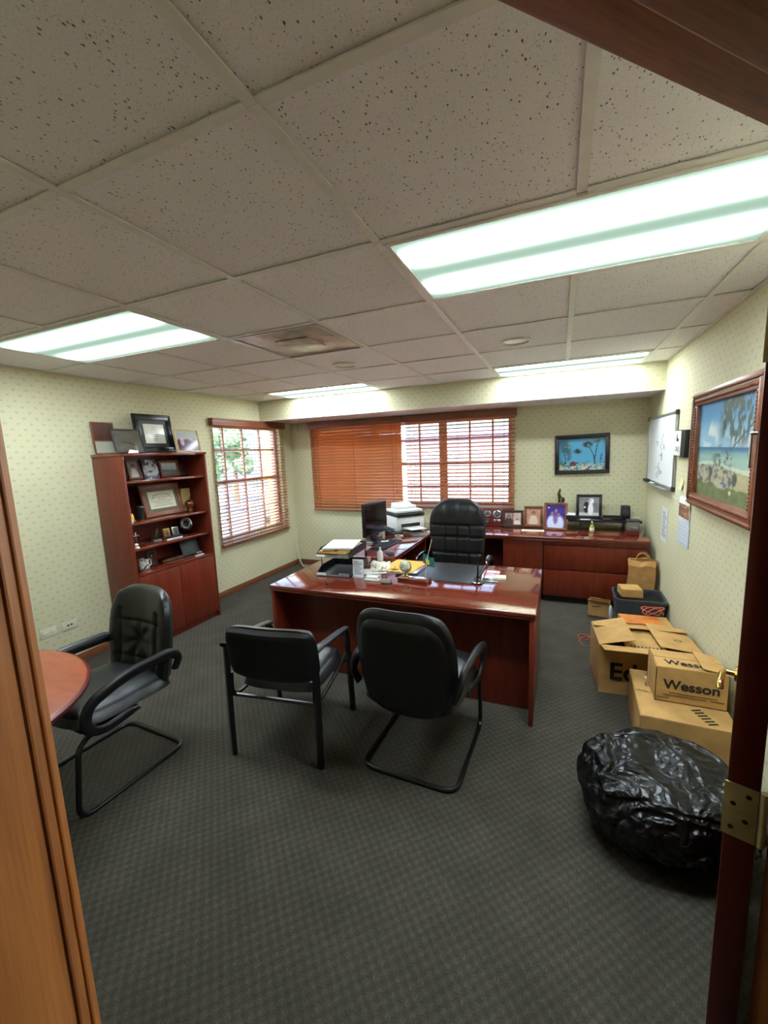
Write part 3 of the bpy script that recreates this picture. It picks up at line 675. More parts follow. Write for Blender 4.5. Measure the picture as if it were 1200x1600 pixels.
# card holder, crumpled papers
t = thing('card_holder', 'white holder stacked with business cards at the desk front', 'card holder', (-1.31, 2.80, DZ), R(3))
MB().box(-.06, .06, -.03, .03, 0, .012, .003).box(-.06, .06, .02, .03, .012, .035, .002).build('base', 'white_plastic', t)
MB().box(-.046, .046, -.022, .018, .0125, .03, .001).build('cards', 'paper', t)
def crumple(name, label, x, y, z, w, d, hgt, m, seed, rz=0):
    def fn(u, v):
        X, Y = (u-.5)*w, (v-.5)*d; e = min(u, 1-u, v, 1-v)
        zz = hgt*max(0, noise.noise((X*9, Y*9, seed))*.8+.35)*min(1, e*6)+hgt*.3*abs(noise.noise((X*22, Y*22, seed+3)))
        return (X+.02*noise.noise((Y*8, seed, 0)), Y+.02*noise.noise((X*8, 0, seed)), .001+zz)
    return tag(MB().grid(fn, 22, 22).build(name, m, None, mm((x, y, z), R(rz)), 28), label, 'papers')
mat('paper_warm', (222, 218, 198), .85, 0, .03)
crumple('crumpled_paper', 'crumpled cream papers piled behind the printed card', -1.40, 3.16, DZ, .17, .26, .06, 'paper_warm', 2, 20)
flat_sheet('loose_paper', 'loose white sheet lying under the crumpled papers', 'paper', -1.40, 3.02, DZ, .21, .15, 25, 'paper', .0008)
# balance sculpture with twigs
t = thing('twig_sculpture', 'dark wire balancing sculpture on a round stone base', 'ornament', (-1.18, 2.765, DZ))
MB().lathe([(0, 0), (.036, 0), (.044, .012), (.036, .024), (0, .027)], 20).build('base', 'stone', t)
mb = MB().tube([(0, 0, .02), (-.005, .01, .07)], .002, 6)
for i in range(22):
    a = rng.uniform(-.4, 3.5); l = rng.uniform(.03, .07); x = rng.uniform(-.11, .08); z = rng.uniform(.06, .11)
    mb.tube([(x, .01, z), (x+l*math.cos(a), .01+rng.uniform(-.02, .02), z+l*.6*abs(math.sin(a)))], .0018, 5)
mb.tube([(-.12, .01, .075), (.11, .012, .088)], .0024, 6); mb.build('twigs', 'twig', t)
# tray of black beads behind it
tag(MB().box(-.09, .09, -.02, .02, 0, .014, .006).build('pen_tray', 'black_plastic', None, mm((-1.10, 2.985, DZ+.0035), R(6))), 'black pen tray lying across the front of the yellow envelope', 'pen tray')
# globe on a wooden base with flag
t = thing('desk_globe', 'small marbled globe on a cherry wood pen base', 'globe', (-.99, 2.862, DZ), R(-8))
MB().box(-.125, .125, -.045, .045, 0, .028, .006, 3).build('base', 'cherry', t)
MB().box(-.02, .105, -.032, .03, .0285, .031, .001).build('name_plate', 'silver', t)
MB().lathe([(.022, .028), (.02, .036), (.008, .044), (.006, .062), (0, .063)], 16, (-.075, 0, 0)).build('stem', 'brass', t)
MB().ico((-.075, 0, .108), .046, 4).build('ball', 'globe_skin', t)
MB().tube([(-.075+.049*math.sin(a), 0, .108-.049*math.cos(a)) for a in [R(-6+12*k) for k in range(17)]], .0022, 6).cyl((-.075, 0, .153), (-.075, 0, .168), .003, n=8).build('meridian', 'brass', t)
t = thing('table_flag', 'small teal and yellow flag on a thin pole in the globe base', 'flag', (-.905, 2.858, DZ+.0315))
MB().tube([(0, 0, 0), (.018, .004, .15), (.052, .012, .285)], .0022, 6).lathe([(0, 0), (.004, .003), (0, .012)], 8, (.052, .012, .285)).build('pole', 'ivory', t)
def fl(u, v):
    x = -.012+(u-.4)*.085; z = .185-v*.075-.03*u; return (.028+x, .012+.012*math.sin(u*7+v), z)
MB().grid(fl, 14, 8).build('cloth', 'teal', t); MB().grid(lambda u, v: tuple(Vector(fl(.22+.42*u, .35+.5*v))+Vector((0, -.0015, 0))), 8, 6).build('emblem', 'flag_yellow', t)
# envelope and blotter
flat_sheet('envelope', 'large yellow manila envelope lying flat on the desk', 'envelope', -1.21, 3.22, DZ, .29, .37, -6, 'yellow_env', .003)
o = tag(MB().box(-.245, .245, -.245, .245, 0, .004, .0015).build('desk_blotter', 'blotter', None, mm((-.79, 3.158, DZ), R(-1))), 'dark leather desk blotter in front of the swivel chair', 'desk pad')
for x in (-.245, .22): MB().box(x, x+.025, -.245, .245, .0041, .007, .001).build('side_strip', 'black_plastic', o)
# pen stand
t = thing('pen_stand', 'black pen standing in a chrome ringed desk holder', 'pen stand', (-.53, 2.94, DZ+.008))
MB().lathe([(0, 0), (.034, 0), (.036, .008), (.028, .016), (.014, .026), (0, .028)], 24).build('base', 'black_plastic', t)
MB().lathe([(.0365, .001), (.039, .004), (.0365, .008)], 24).build('ring', 'chrome', t)
MB().tube([(0, 0, .02), (0, .002, .07), (.001, .004, .155)], [.009, .007, .004], 10).build('pen', 'black_gloss', t)
t = thing('memo_tray', 'small silver tray beside the pen stand', 'tray', (-.455, 3.01, DZ), R(8))
MB().box(-.055, .055, -.04, .04, 0, .004, .002).box(-.055, .055, -.04, -.036, .004, .012, .001).box(-.055, .055, .036, .04, .004, .012, .001).box(-.055, -.051, -.036, .036, .004, .012, .001).box(.051, .055, -.036, .036, .004, .012, .001).build('tray', 'silver', t)
tag(MB().box(-.05, .05, -.04, .04, 0, .016, .001).build('note_pad', 'paper_warm', None, mm((-.40, 3.10, DZ), R(6))), 'cream note pad lying behind the silver tray', 'note pad')
# keyboard, mouse, monitor, printer on the return
t = thing('keyboard', 'black computer keyboard lying before the monitor', 'keyboard', (-1.665, 3.945, DZ), R(85))
MB().box(-.225, .225, -.075, .075, 0, .014, .004).build('case', 'black_plastic', t)
km = MB().box(-.0075, .0075, -.0075, .0075, 0, .006, .0015, 1).mesh('key', 'dark_grey', 0)
for i in range(20):
    for j in range(5): link('key', km, t, mm((-.205+i*.0216, -.055+j*.0265, .0141)))
tag(crumple('receipt', 'small white slip of paper lying on the keyboard', -1.715, 4.02, DZ+.021, .08, .06, .008, 'paper', 5, 30), 'small white slip of paper lying on the keyboard', 'paper')
t = thing('mouse', 'black computer mouse lying between keyboard and envelope', 'mouse', (-1.47, 3.56, DZ), R(50))
MB().cushion(.032, .055, .03, -.002, .8, 14, 14, 3, None, None, Matrix.Translation((0, 0, .0005)) @ Matrix.Rotation(R(-90), 4, 'X')).build('shell', 'black_plastic', t)
MB().cyl((-.004, .03, .026), (.004, .03, .026), .007, n=12).build('wheel', 'grey_plastic', t)
t = thing('headset', 'black headset resting on the desk behind crumpled papers', 'headset', (-1.64, 3.55, DZ), R(20))
MB().tube([(.075*math.cos(a), .055*math.sin(a), .012+.01*math.sin(a)) for a in [R(k*15) for k in range(-2, 15)]], .006, 8).build('band', 'black_plastic', t)
for s in (-1, 1): MB().ico((s*.072, -.01, .024), .024, 2, (.6, 1, 1)).build('ear_cup', 'black_plastic', t)
tag(MB().lathe([(0, 0), (.026, 0), (.026, .07), (.018, .085), (.008, .09), (.008, .12), (0, .121)], 18).build('white_bottle', 'white_plastic', None, mm((-1.485, 3.36, DZ))), 'small white pump bottle standing behind the letter tray', 'bottle')
t = thing('computer_monitor', 'black flat computer monitor turned towards the swivel chair', 'monitor', (-1.845, 4.08, DZ), R(84))
MB().box(-.245, .245, -.012, .022, .085, .445, .006).build('housing', 'black_plastic', t)
MB().box(-.228, .228, -.0135, -.0121, .107, .428).build('screen', 'screen', t)
MB().box(-.05, .05, .02, .045, .02, .26, .006).build('neck', 'black_plastic', t)
MB().cushion(.12, .09, .018, -.001, .9, 18, 18, 5, None, None, Matrix.Translation((0, .02, .001)) @ Matrix.Rotation(R(-90), 4, 'X')).build('foot', 'black_plastic', t)
t = thing('printer', 'white multifunction printer with black band and paper in its tray', 'printer', (-1.80, 4.90, DZ), R(47))
MB().box(-.19, .19, -.15, .18, .004, .17, .01, 3).build('body', 'white_plastic', t)
MB().box(-.19, .19, -.175, .18, .1705, .215, .01, 3).build('scanner_base', 'black_plastic', t)
MB().box(-.185, .185, -.13, .178, .2155, .25, .01, 3).build('lid', 'white_plastic', t)
MB().box(-.12, .16, -.02, .17, .2505, .29, .012, 3).prism([(-.02, .2505), (.17, .2505), (.17, .32), (.12, .32)], -.11, .14, Matrix.Rotation(R(90), 4, 'Z') @ UPRIGHT, .003).build('document_feeder', 'white_plastic', t)
MB().box(-.13, .13, -.1525, -.1502, .045, .085).build('output_slot', 'black_plastic', t)
MB().box(-.125, .125, -.26, -.151, .03, .036, .002).build('paper_tray', 'grey_plastic', t)
tag(MB().box(-.105, .105, -.105, .105, 0, .003, .0005).build('printed_sheet', 'paper', None, mm((-1.607, 4.72, DZ+.0385), R(47))), 'white sheets lying in the printer tray', 'paper')
for j in range(4): MB().box(.15, .18, -.1775, -.1752, .18+.007*j, .184+.007*j).build('button', 'grey_plastic', t)
t = thing('fax_machine', 'pale grey fax machine standing behind the monitor', 'fax machine', (-2.03, 4.42, DZ), R(20))
mat('pale_grey', (176, 180, 182), .45)
MB().prism([(-.13, 0), (.12, 0), (.12, .10), (.06, .15), (-.06, .165), (-.13, .13)], -.09, .10, Matrix.Rotation(R(90), 4, 'Z') @ UPRIGHT, .008).build('case', 'pale_grey', t)
MB().box(-.06, .07, -.1335, -.1302, .02, .10, .002).build('front_panel', 'black_plastic', t)
t = thing('telephone', 'dark desk telephone beside the printer', 'telephone', (-1.815, 4.535, DZ), R(60))
MB().prism([(-.08, 0), (.08, 0), (.08, .05), (-.08, .02)], -.075, .075, Matrix.Rotation(R(90), 4, 'Z') @ UPRIGHT, .004).build('base', 'dark_grey', t)
MB().tube(fillet([(-.06, -.07, .045), (-.06, -.055, .062), (-.06, .055, .078), (-.06, .072, .066)], .02), .016, 10).build('handset', 'dark_grey', t)
bmh = MB().box(-.006, .006, -.005, .005, 0, .006, .001, 1).mesh('key', 'pale_grey', 0)
for i in range(3):
    for j in range(4): link('key', bmh, t, mm((.01+i*.02, -.045+j*.02, .0335+j*.0038), 0, R(10)))
tag(MB().tube([(-1.70+.045*math.cos(a)+.01*math.sin(2*a), 4.40+.035*math.sin(a), DZ+.004+.003*math.sin(a)+.0002*a) for a in [R(k*20) for k in range(33)]], .003, 6).build('coiled_cable', 'white_cord', None), 'white cable coiled on the return between telephone and keyboard', 'cable')
flat_sheet('grey_folder', 'grey folder lying under the printer tray edge', 'folder', -1.525, 4.555, DZ, .14, .22, 30, 'slate', .004)
# ------------------------------------------------------------------ framed pictures
def frame(label, w, h, bw_, dep, fm, fn, M, nu=30, nv=36, matb=0, matcol=None, m='print_glossy', name='picture_frame', cat='picture frame', stand=True, carve=None, group=None, bead=True):
    # bottom centre at the origin, picture faces local -Y
    M = Matrix.Translation((0, 0, max(0, -M[2][1])*(dep+.001))) @ M
    t = thing(name, label, cat, M=M, group=group)
    mb = MB(); o = dep
    for (x0, x1, z0, z1) in ((-w/2, w/2, 0, bw_), (-w/2, w/2, h-bw_, h), (-w/2, -w/2+bw_, bw_, h-bw_), (w/2-bw_, w/2, bw_, h-bw_)):
        mb.box(x0, x1, 0, o, z0, z1, min(.004, bw_*.25))
    if bead:
        b = bw_*.28; a = bw_*.12
        for (x0, x1, z0, z1) in ((-w/2+a, w/2-a, a, a+b), (-w/2+a, w/2-a, h-a-b, h-a), (-w/2+a, -w/2+a+b, a+b, h-a-b), (w/2-a-b, w/2-a, a+b, h-a-b)):
            mb.box(x0, x1, -dep*.25, .001, z0, z1, b*.3)
    mb.build('frame', fm, t)
    iw, ih = w-2*bw_, h-2*bw_
    MB().box(-iw/2-.002, iw/2+.002, dep*.55, dep*.9, bw_-.002, h-bw_+.002).build('backing', 'dark_grey', t)
    if matb:
        MB().box(-iw/2, iw/2, dep*.40, dep*.5, bw_, h-bw_).build('mat_board', matcol, t)
    picture('picture', fn, iw-2*matb, ih-2*matb, nu, nv, m, t, mm((0, dep*(.37 if matb else .5), bw_+matb)))
    if stand: MB().prism([(-.02, h*.62), (.02, h*.62), (.035, h*.10), (-.035, h*.10)], -.0015, .0015, mm((0, dep+.012, 0), 0, R(90))).box(-.012, .012, dep*.9, dep+.0125, h*.56, h*.62).build('easel_back', 'dark_grey', t)
    if carve: carve(t, w, h, bw_)
    return t
def lean(x, y, z, face, a=10):      # face: yaw so that local -Y looks to the wanted side; a: backward lean in degrees
    return Matrix.Translation((x, y, z)) @ Matrix.Rotation(R(face), 4, 'Z') @ Matrix.Rotation(R(-a), 4, 'X')
def cert(bgc, ink=(120, 118, 108), arch=False, n=9, seed=1):
    def f(U, V):
        c = np.ones(U.shape+(3,))*np.asarray(bgc, float); row = np.floor(V*n*2); rs = np.random.RandomState(seed); L = rs.rand(60)*.28+.1
        half = L[np.clip(row.astype(int), 0, 59)]
        k = ((row % 2) == 0) & (np.abs(U-.5) < half) & (V > .14) & (V < .84) & ((np.floor(U*46) % 5) != 0)
        c[k] = c[k]*.55+np.asarray(ink)*.45
        if arch:
            d = np.hypot((U-.5)/.38, (V-.48)/.40); a = (d > .95) & (d < 1.07) & (V > .55); c[a] = c[a]*.6+np.asarray(ink)*.4
        s = np.hypot((U-.5)*1.3, V-.17) < .045; c[s] = c[s]*.5+np.array([150, 140, 110])*.5
        return c
    return f
def person(bgc, cloth, skin=(176, 136, 112), hair=(60, 46, 40), cx=.5, sc=1.0, ground=None):
    def f(U, V):
        c = np.ones(U.shape+(3,))*np.asarray(bgc, float); c *= (.82+.36*fbm(U, V, 3, 5))[..., None]
        if ground is not None: c = mix3(c, ground, 1-sm(V, .22, .34))
        c = mix3(c, cloth, np.clip(blob(U, V, cx, .1*sc, .34*sc, .46*sc)+blob(U, V, cx, .42*sc, .2*sc, .2*sc), 0, 1))
        c = mix3(c, hair, blob(U, V, cx, .70*sc, .13*sc, .14*sc)); return mix3(c, skin, blob(U, V, cx, .66*sc, .09*sc, .115*sc))
    return f
def tiger(U, V):
    g = fbm(U, V, 5, 9); c = mix3((70, 68, 84), (226, 226, 236), sm(g+.5*blob(U, V, .5, .45, .45, .45), .35, .75))
    c = mix3(c, (66, 62, 76), np.clip(blob(U, V, .3, .8, .3, .1, .6)+blob(U, V, .75, .72, .12, .2, .6)+blob(U, V, .5, .34, .2, .05, .6)+blob(U, V, .12, .4, .1, .3, .6), 0, 1)*sm(fbm(U, V, 9, 19), .35, .6)*.9); return mix3(c, (96, 88, 132), (1-sm(V, .02, .2))*.7)
def landscape(U, V):
    c = mix3((196, 206, 206), (226, 232, 230), sm(V, .4, 1)); g = fbm(U, V, 6, 4); return mix3(c, (92, 104, 96), (V < .32+.18*g)*.8*np.ones_like(U))
def dusk(U, V):
    g = fbm(U, V, 5, 11); c = mix3((84, 48, 74), (182, 184, 178), sm(V+.25*(g-.5), .45, .62)); return mix3(c, (214, 214, 220), blob(U, V, .25, .45, .09, .2)*.8)
def dim(U, V):
    g = fbm(U, V, 4, 12); c = mix3((74, 70, 58), (104, 98, 82), g); l = np.abs(V-(.42-.35*(U-.5)-.6*(U-.5)**2)) < .03; c[l & (U > .25) & (U < .8)] = [34, 30, 26]; return mix3(c, (150, 144, 128), blob(U, V, .75, .15, .06, .2)*.7)
def halfbrown(U, V):
    return mix3((176, 176, 156), (84, 48, 34), sm(V, .38, .42)*(.9+.2*fbm(U, V, 4, 2)))
BT = BZ+.001; XS = -3.60
frame('wooden framed panel with brown upper half leaning on the wall atop the bookcase', .20, .285, .012, .012, 'frame_wood', halfbrown, lean(-3.735, 2.50, BT, 90, 6), stand=False, m='print')
frame('dim charcoal framed picture leaning low on top of the bookcase', .26, .23, .014, .014, 'dark_grey', dim, lean(-3.575, 2.615, BT, 80, 18), m='print')
frame('large black framed certificate standing on top of the bookcase', .41, .375, .056, .026, 'black_metal', cert((218, 218, 198)), lean(-3.63, 2.94, BT, 90, 7), 60, 50, .038, 'dark_grey')
frame('pale wood framed dusky photo at the window end of the bookcase top', .275, .235, .014, .014, 'frame_pale', dusk, lean(-3.47, 3.175, BT, 86, 12))
tag(MB().box(-.09, .09, -.13, .13, 0, .014, .003).build('wooden_tray', 'frame_dark', None, mm((-3.70, 2.475, BT), R(3))), 'flat dark wooden board lying at the near end of the bookcase top', 'board') if False else None
t = tag(MB().prism([(-.035, 0), (.04, 0), (.035, .022), (-.02, .03)], -.02, .02, UPRIGHT, .002).build('white_card', 'paper', None, mm((-3.445, 2.53, BT), R(80))), 'small folded white card atop the bookcase before the charcoal picture', 'card')
# shelf 1
Z1 = SH[0]+.001
frame('narrow photo frame of a person in a white top on the top shelf', .135, .19, .018, .014, 'frame_wood', person((150, 150, 140), (224, 224, 218)), lean(-3.655, 2.69, Z1, 90, 14))
frame('unframed print of a white big cat on the top shelf', .17, .185, .003, .006, 'dark_grey', tiger, lean(-3.66, 2.86, Z1, 88, 10), bead=False)
frame('wood framed landscape photo on the top shelf', .215, .165, .024, .014, 'frame_wood', landscape, lean(-3.64, 3.06, Z1, 86, 12))
frame('dark framed photo in the shadowed corner of the top shelf', .13, .11, .012, .012, 'frame_dark', person((60, 54, 48), (84, 78, 70)), lean(-3.67, 3.19, Z1, 84, 10))
t = thing('glass_ornament', 'tiny clear glass ornament at the front edge of the top shelf', 'ornament', (-3.53, 2.73, Z1), R(90))
MB().box(-.045, .045, -.012, .012, 0, .004, .001).build('base', 'clear', t); MB().ico((.01, 0, .012), .009, 2).build('bead', 'chrome', t)
# shelf 2
Z2 = SH[1]+.001
frame('large wood framed certificate tilted on the second shelf', .44, .318, .040, .018, 'frame_wood', cert((222, 222, 196), (130, 128, 110), True, 8, 4), lean(-3.565, 2.895, Z2, 90, 13), 66, 50, .035, 'mat_brown' if 'mat_brown' in MATS else 'stone')
t = thing('round_vase', 'round copper vase with a curved stem handle on the second shelf', 'vase', (-3.575, 3.19, Z2))
MB().lathe([(0, 0), (.03, 0), (.034, .02), (.022, .032), (.03, .04), (.046, .065), (.047, .085), (.034, .108), (.014, .118), (0, .119)], 24).build('body', 'copper', t)
MB().tube([(0, 0, .115), (.002, .008, .145), (.004, .022, .175), (.004, .03, .185)], [.005, .004, .003, .002], 8).build('stem', 'bronze', t)
tag(MB().box(-.055, .055, -.02, .02, 0, .235, .003).build('tall_card', 'manila', None, mm((-3.655, 3.205, Z2), R(88))), 'upright beige card standing behind the copper vase', 'card')
t = thing('gold_bell', 'gold hand bell at the near end of the second shelf', 'bell', (-3.585, 2.535, Z2))
MB().lathe([(.034, 0), (.03, .02), (.022, .055), (.008, .072), (0, .074)], 20).build('cup', 'gold', t); MB().lathe([(.006, .07), (.009, .10), (.005, .125), (.008, .14), (0, .148)], 14).build('handle', 'brass', t)
t = thing('dark_tumbler', 'black tumbler with pale script print leaning by the certificate', 'cup', M=mm((-3.575, 2.625, Z2), R(110)))
MB().lathe([(0, 0), (.028, 0), (.036, .13), (.034, .13), (.027, .006), (0, .006)], 24).build('body', 'black_plastic', t)
MB().tube([(.037*math.cos(a), .037*math.sin(a), .118+.004*math.sin(5*a)) for a in [R(-160+10*k) for k in range(15)]], .003, 6).build('script_band', 'silver', t)
tag(MB().lathe([(0, 0), (.016, 0), (.02, .022), (.018, .034), (.0, .035)], 18).build('white_candle', 'ceramic', None, mm((-3.448, 2.435, Z2))), 'small white candle at the shelf edge under the gold bell', 'candle')
# shelf 3
Z3 = SH[2]+.001
t = thing('crucifix', 'small silver standing crucifix on a pearl base', 'crucifix', (-3.445, 2.455, Z3), R(90))
MB().lathe([(0, 0), (.024, 0), (.026, .006), (.02, .012), (.012, .02), (.018, .032), (.012, .046), (0, .048)], 18).build('base', 'ceramic', t)
MB().box(-.005, .005, -.004, .004, .045, .145, .001).box(-.03, .03, -.004, .004, .108, .118, .001).build('cross', 'silver', t)
t = thing('eagle_statuette', 'dark bird statuette on a grey stone block', 'statuette', (-3.545, 2.735, Z3), R(80))
MB().box(-.04, .04, -.022, .022, 0, .022, .003).build('block', 'stone', t)
mb = MB().tube([(-.02, 0, .022), (-.012, 0, .05), (.004, 0, .085), (.012, 0, .118), (.004, 0, .13)], [.02, .026, .022, .012, .006], 12).prism([(-.02, .05), (-.05, .028), (-.03, .10), (.01, .12)], -.006, .006, UPRIGHT).prism([(.0, .04), (.03, .03), (.022, .09)], -.008, .008, UPRIGHT); mb.build('bird', 'bronze', t)
t = thing('desk_clock_set', 'double photo and clock set on a dark wooden stand', 'photo stand', (-3.60, 2.95, Z3), R(88))
MB().box(-.11, .115, -.025, .03, 0, .012, .003).build('base', 'frame_dark', t)
f1 = MB().box(-.085, -.012, -.004, .006, .0125, .094, .002, 2, Matrix.Rotation(R(-8), 4, 'X')).build('photo_panel', 'gold', t); picture('photo', person((206, 176, 110), (120, 84, 60)), .06, .066, 16, 16, 'print', f1, mm((-.0485, -.0058, .02), 0, R(-8)))
f2 = MB().box(.012, .09, -.004, .006, .0125, .094, .002, 2, Matrix.Rotation(R(-8), 4, 'X')).build('photo_panel', 'silver', t); picture('photo', person((160, 160, 164), (96, 96, 100)), .062, .066, 16, 16, 'print', f2, mm((.051, -.0058, .02), 0, R(-8)))
t = thing('round_plate', 'round pewter plate with raised rim standing on the third shelf', 'plate', M=lean(-3.63, 3.18, Z3+.02, 86, 14))
RX = Matrix.Translation((0, 0, .076)) @ Matrix.Rotation(R(90), 4, 'X')
MB().lathe([(0, -.004), (.052, -.004), (.056, .0), (.07, .004), (.074, 0), (.07, -.008), (0, -.01)], 36, M=RX).build('dish', 'silver', t); MB().lathe([(.03, -.0035), (.034, .001), (.038, -.0035)], 30, M=RX).lathe([(0, -.003), (.012, .002), (.016, -.0035)], 20, M=RX).build('relief', 'slate', t)
MB().prism([(0, 0), (.05, 0), (.0, .05)], -.03, .03, Matrix.Translation((0, .013, .0)) @ Matrix.Rotation(R(90), 4, 'Z') @ UPRIGHT).build('stand', 'frame_dark', t)
t = thing('glass_name_bar', 'narrow clear glass name bar at the front of the third shelf', 'name plate', (-3.465, 2.87, Z3), R(90)); MB().box(-.09, .09, -.006, .006, 0, .014, .002).build('bar', 'clear', t)
# deck
Z4 = DECK+.001
t = thing('patterned_mug', 'white mug with dark leaf pattern on a silver base', 'mug', (-3.51, 2.55, Z4))
MB().lathe([(0, 0), (.05, 0), (.052, .006), (.044, .012), (0, .012)], 28).build('saucer', 'silver', t)
k = NT('mug_print'); k.l(k.ramp(k.noise(k.co(), 46, 3), [(.46, (214, 210, 196)), (.56, (70, 74, 64))]), k.b.inputs['Base Color']); k.set(.3)
MB().lathe([(0, .0125), (.042, .0125), (.043, .108), (.04, .108), (.039, .018), (0, .018)], 28).build('body', 'mug_print', t)
MB().tube(fillet([(0, .042, .095), (0, .072, .09), (0, .072, .035), (0, .042, .03)], .02), .005, 8).build('handle', 'ceramic', t)
frame('small dark brown picture standing behind the patterned mug', .10, .14, .014, .012, 'frame_dark', person((62, 40, 34), (92, 54, 44)), lean(-3.60, 2.715, Z4, 92, 8))
t = thing('pen_box', 'flat dark wooden box with a brass edge on the lower deck', 'box', (-3.60, 2.91, Z4), R(84))
MB().box(-.12, .12, -.045, .045, .0, .03, .004).build('case', 'frame_dark', t); MB().box(-.118, .118, -.0475, -.0452, .010, .018, .0005).build('brass_strip', 'brass', t)
frame('grey slate plaque leaning at the far end of the deck', .20, .165, .006, .012, 'slate', lambda U, V: mix3((84, 92, 90), (66, 74, 72), fbm(U, V, 4, 3)), lean(-3.565, 3.145, Z4, 80, 20), bead=False, m='print')
t = thing('glass_block', 'clear glass block paperweight before the slate plaque', 'paperweight', (-3.465, 3.145, Z4), R(86)); MB().box(-.05, .05, -.016, .016, .0, .008, .002).build('foot', 'clear', t); MB().box(-.04, .03, -.01, .01, .0085, .04, .003).build('block', 'silver', t)

# ------------------------------------------------------------------ things on the rear worktop
WZ = DZ+.001
def lean2(x, y, f=0, a=8): return lean(x, y, WZ, f, a)
t = thing('award_plaque', 'cherry award plaque with two round silver medallions', 'plaque', M=lean2(-.79, 5.25, 2, 8))
MB().box(-.155, .155, 0, .018, 0, .225, .004).build('board', 'maroon', t)
MR = lambda x, z: Matrix.Translation((x, 0, z)) @ Matrix.Rotation(R(90), 4, 'X')
for x, z, r in ((-.03, .155, .04), (-.03, .065, .024), (.085, .148, .048)):
    md = MB().lathe([(0, .004), (r*.8, .004), (r*.86, .008), (r, .004), (r, 0), (0, 0)], 28, M=MR(x, z)).build('medallion', 'silver', t)
    MB().ico((x, -.005, z), r*.38, 2, (1, .3, 1)).build('relief', 'slate', md)
MB().box(.045, .125, -.003, 0, .05, .085, .001).build('name_plate', 'silver', t)
def two(U, V):
    a = person((168, 150, 140), (70, 56, 52), cx=.24, sc=.9)(U, V); b = person((196, 176, 160), (228, 216, 208), cx=.76, sc=.6)(U, V); c = np.where((U < .5)[..., None], a, b); c[(np.abs(U-.5) < .03)] = [110, 62, 50]; return c
frame('double photo frame in reddish wood on the rear worktop', .245, .205, .03, .014, 'frame_dark', two, lean2(-.512, 5.23, 2, 8), 40, 28)
frame('upright portrait photo in a brown frame on the rear worktop', .215, .255, .032, .014, 'frame_wood', person((196, 150, 120), (226, 206, 180), sc=1.0), lean2(-.275, 5.26, 3, 8))
def family(U, V):
    c = mix3((40, 30, 96), (88, 66, 150), fbm(U, V, 3, 8)); c = mix3(c, (206, 214, 236), np.clip(blob(U, V, .3, .2, .26, .34)+blob(U, V, .66, .18, .3, .36), 0, 1)); c = mix3(c, (110, 84, 150), blob(U, V, .5, .42, .13, .26)*.8)
    for x, y in ((.32, .62), (.52, .74), (.66, .56)): c = mix3(c, (150, 116, 130), blob(U, V, x, y, .08, .09))
    return mix3(c, (230, 232, 240), blob(U, V, .12, .88, .04, .03))
frame('tall orange wood frame with a violet family photo', .255, .315, .026, .014, 'frame_wood', family, lean2(-.032, 5.12, -6, 9), 40, 48)
flat_sheet('booklet', 'white booklet lying flat before the portrait frames', 'booklet', -.27, 5.03, DZ, .25, .085, 2, 'paper_warm', .006)
t = thing('bronze_figure', 'small bronze figure standing behind the violet family photo', 'statuette', (.03, 5.31, WZ))
MB().box(-.04, .04, -.03, .03, 0, .30, .004).build('plinth', 'frame_dark', t)
MB().tube([(-.02, 0, .30), (-.022, 0, .36), (-.03, 0, .40), (-.02, 0, .44), (-.015, 0, .465)], [.01, .014, .016, .012, .006], 10).ico((.018, 0, .335), .022, 2, (1, .8, 1.4)).tube([(-.02, 0, .40), (.0, .005, .36), (.014, 0, .35)], .006, 8).build('figure', 'bronze', t)
t = thing('desktop_riser', 'black metal riser shelf standing on the rear worktop', 'riser shelf', (.50, 5.235, WZ))
MB().box(-.395, .34, -.10, .10, .10, .125, .003).build('shelf', 'black_metal', t)
for x in (-.26, .17): MB().box(x-.008, x+.008, -.09, .09, 0, .0995, .002).build('leg', 'black_metal', t)
RZ = WZ+.1255
def wedding(U, V):
    c = mix3((112, 112, 114), (150, 150, 152), fbm(U, V, 3, 6)); c = mix3(c, (208, 208, 206), 1-sm(V, .12, .2)); c = mix3(c, (40, 40, 42), np.clip(blob(U, V, .36, .45, .13, .3)+blob(U, V, .36, .84, .05, .05), 0, 1)); c = mix3(c, (236, 236, 236), np.clip(blob(U, V, .58, .34, .14, .34)+blob(U, V, .62, .78, .12, .14)+blob(U, V, .28, .45, .05, .05), 0, 1)); return mix3(c, (176, 168, 160), np.clip(blob(U, V, .56, .82, .045, .05)+blob(U, V, .37, .8, .04, .045), 0, 1))
frame('black framed black and white wedding photo on the riser shelf', .265, .275, .03, .014, 'black_metal', wedding, lean(.325, 5.25, RZ+.001, -1, 7), 44, 48)
tag(MB().box(-.08, .08, -.06, .06, 0, .05, .003).build('black_box', 'black_plastic', None, mm((.215, 5.10, WZ+.10), 0)), 'black box file jutting from the riser shelf', 'box') if False else None
t = thing('paper_tray', 'black tray with white papers at the end of the riser shelf', 'tray', (.142, 5.185, WZ+.1255), R(0))
MB().box(-.06, .045, -.06, .07, 0, .05, .004).build('case', 'black_plastic', t); MB().box(-.055, .04, -.055, .065, .0505, .068, .001).build('papers', 'paper', t)
flat_sheet('white_slip', 'white slip of paper on the front edge of the riser shelf', 'paper', .285, 5.168, RZ, .10, .06, 4, 'paper', .003)
t = thing('tape_player', 'flat black player unit lying on the riser shelf', 'player', (.545, 5.21, RZ), R(2)); MB().box(-.10, .10, -.06, .06, 0, .035, .006).build('case', 'black_plastic', t); MB().cyl((-.085, -.045, .045), (.09, -.045, .045), .012, n=14).build('handle', 'black_gloss', t)
for k in range(4): MB().box(-.085+.022*k, -.07+.022*k, -.063, -.0602, .008, .018, .001).build('button', 'grey_plastic', t)
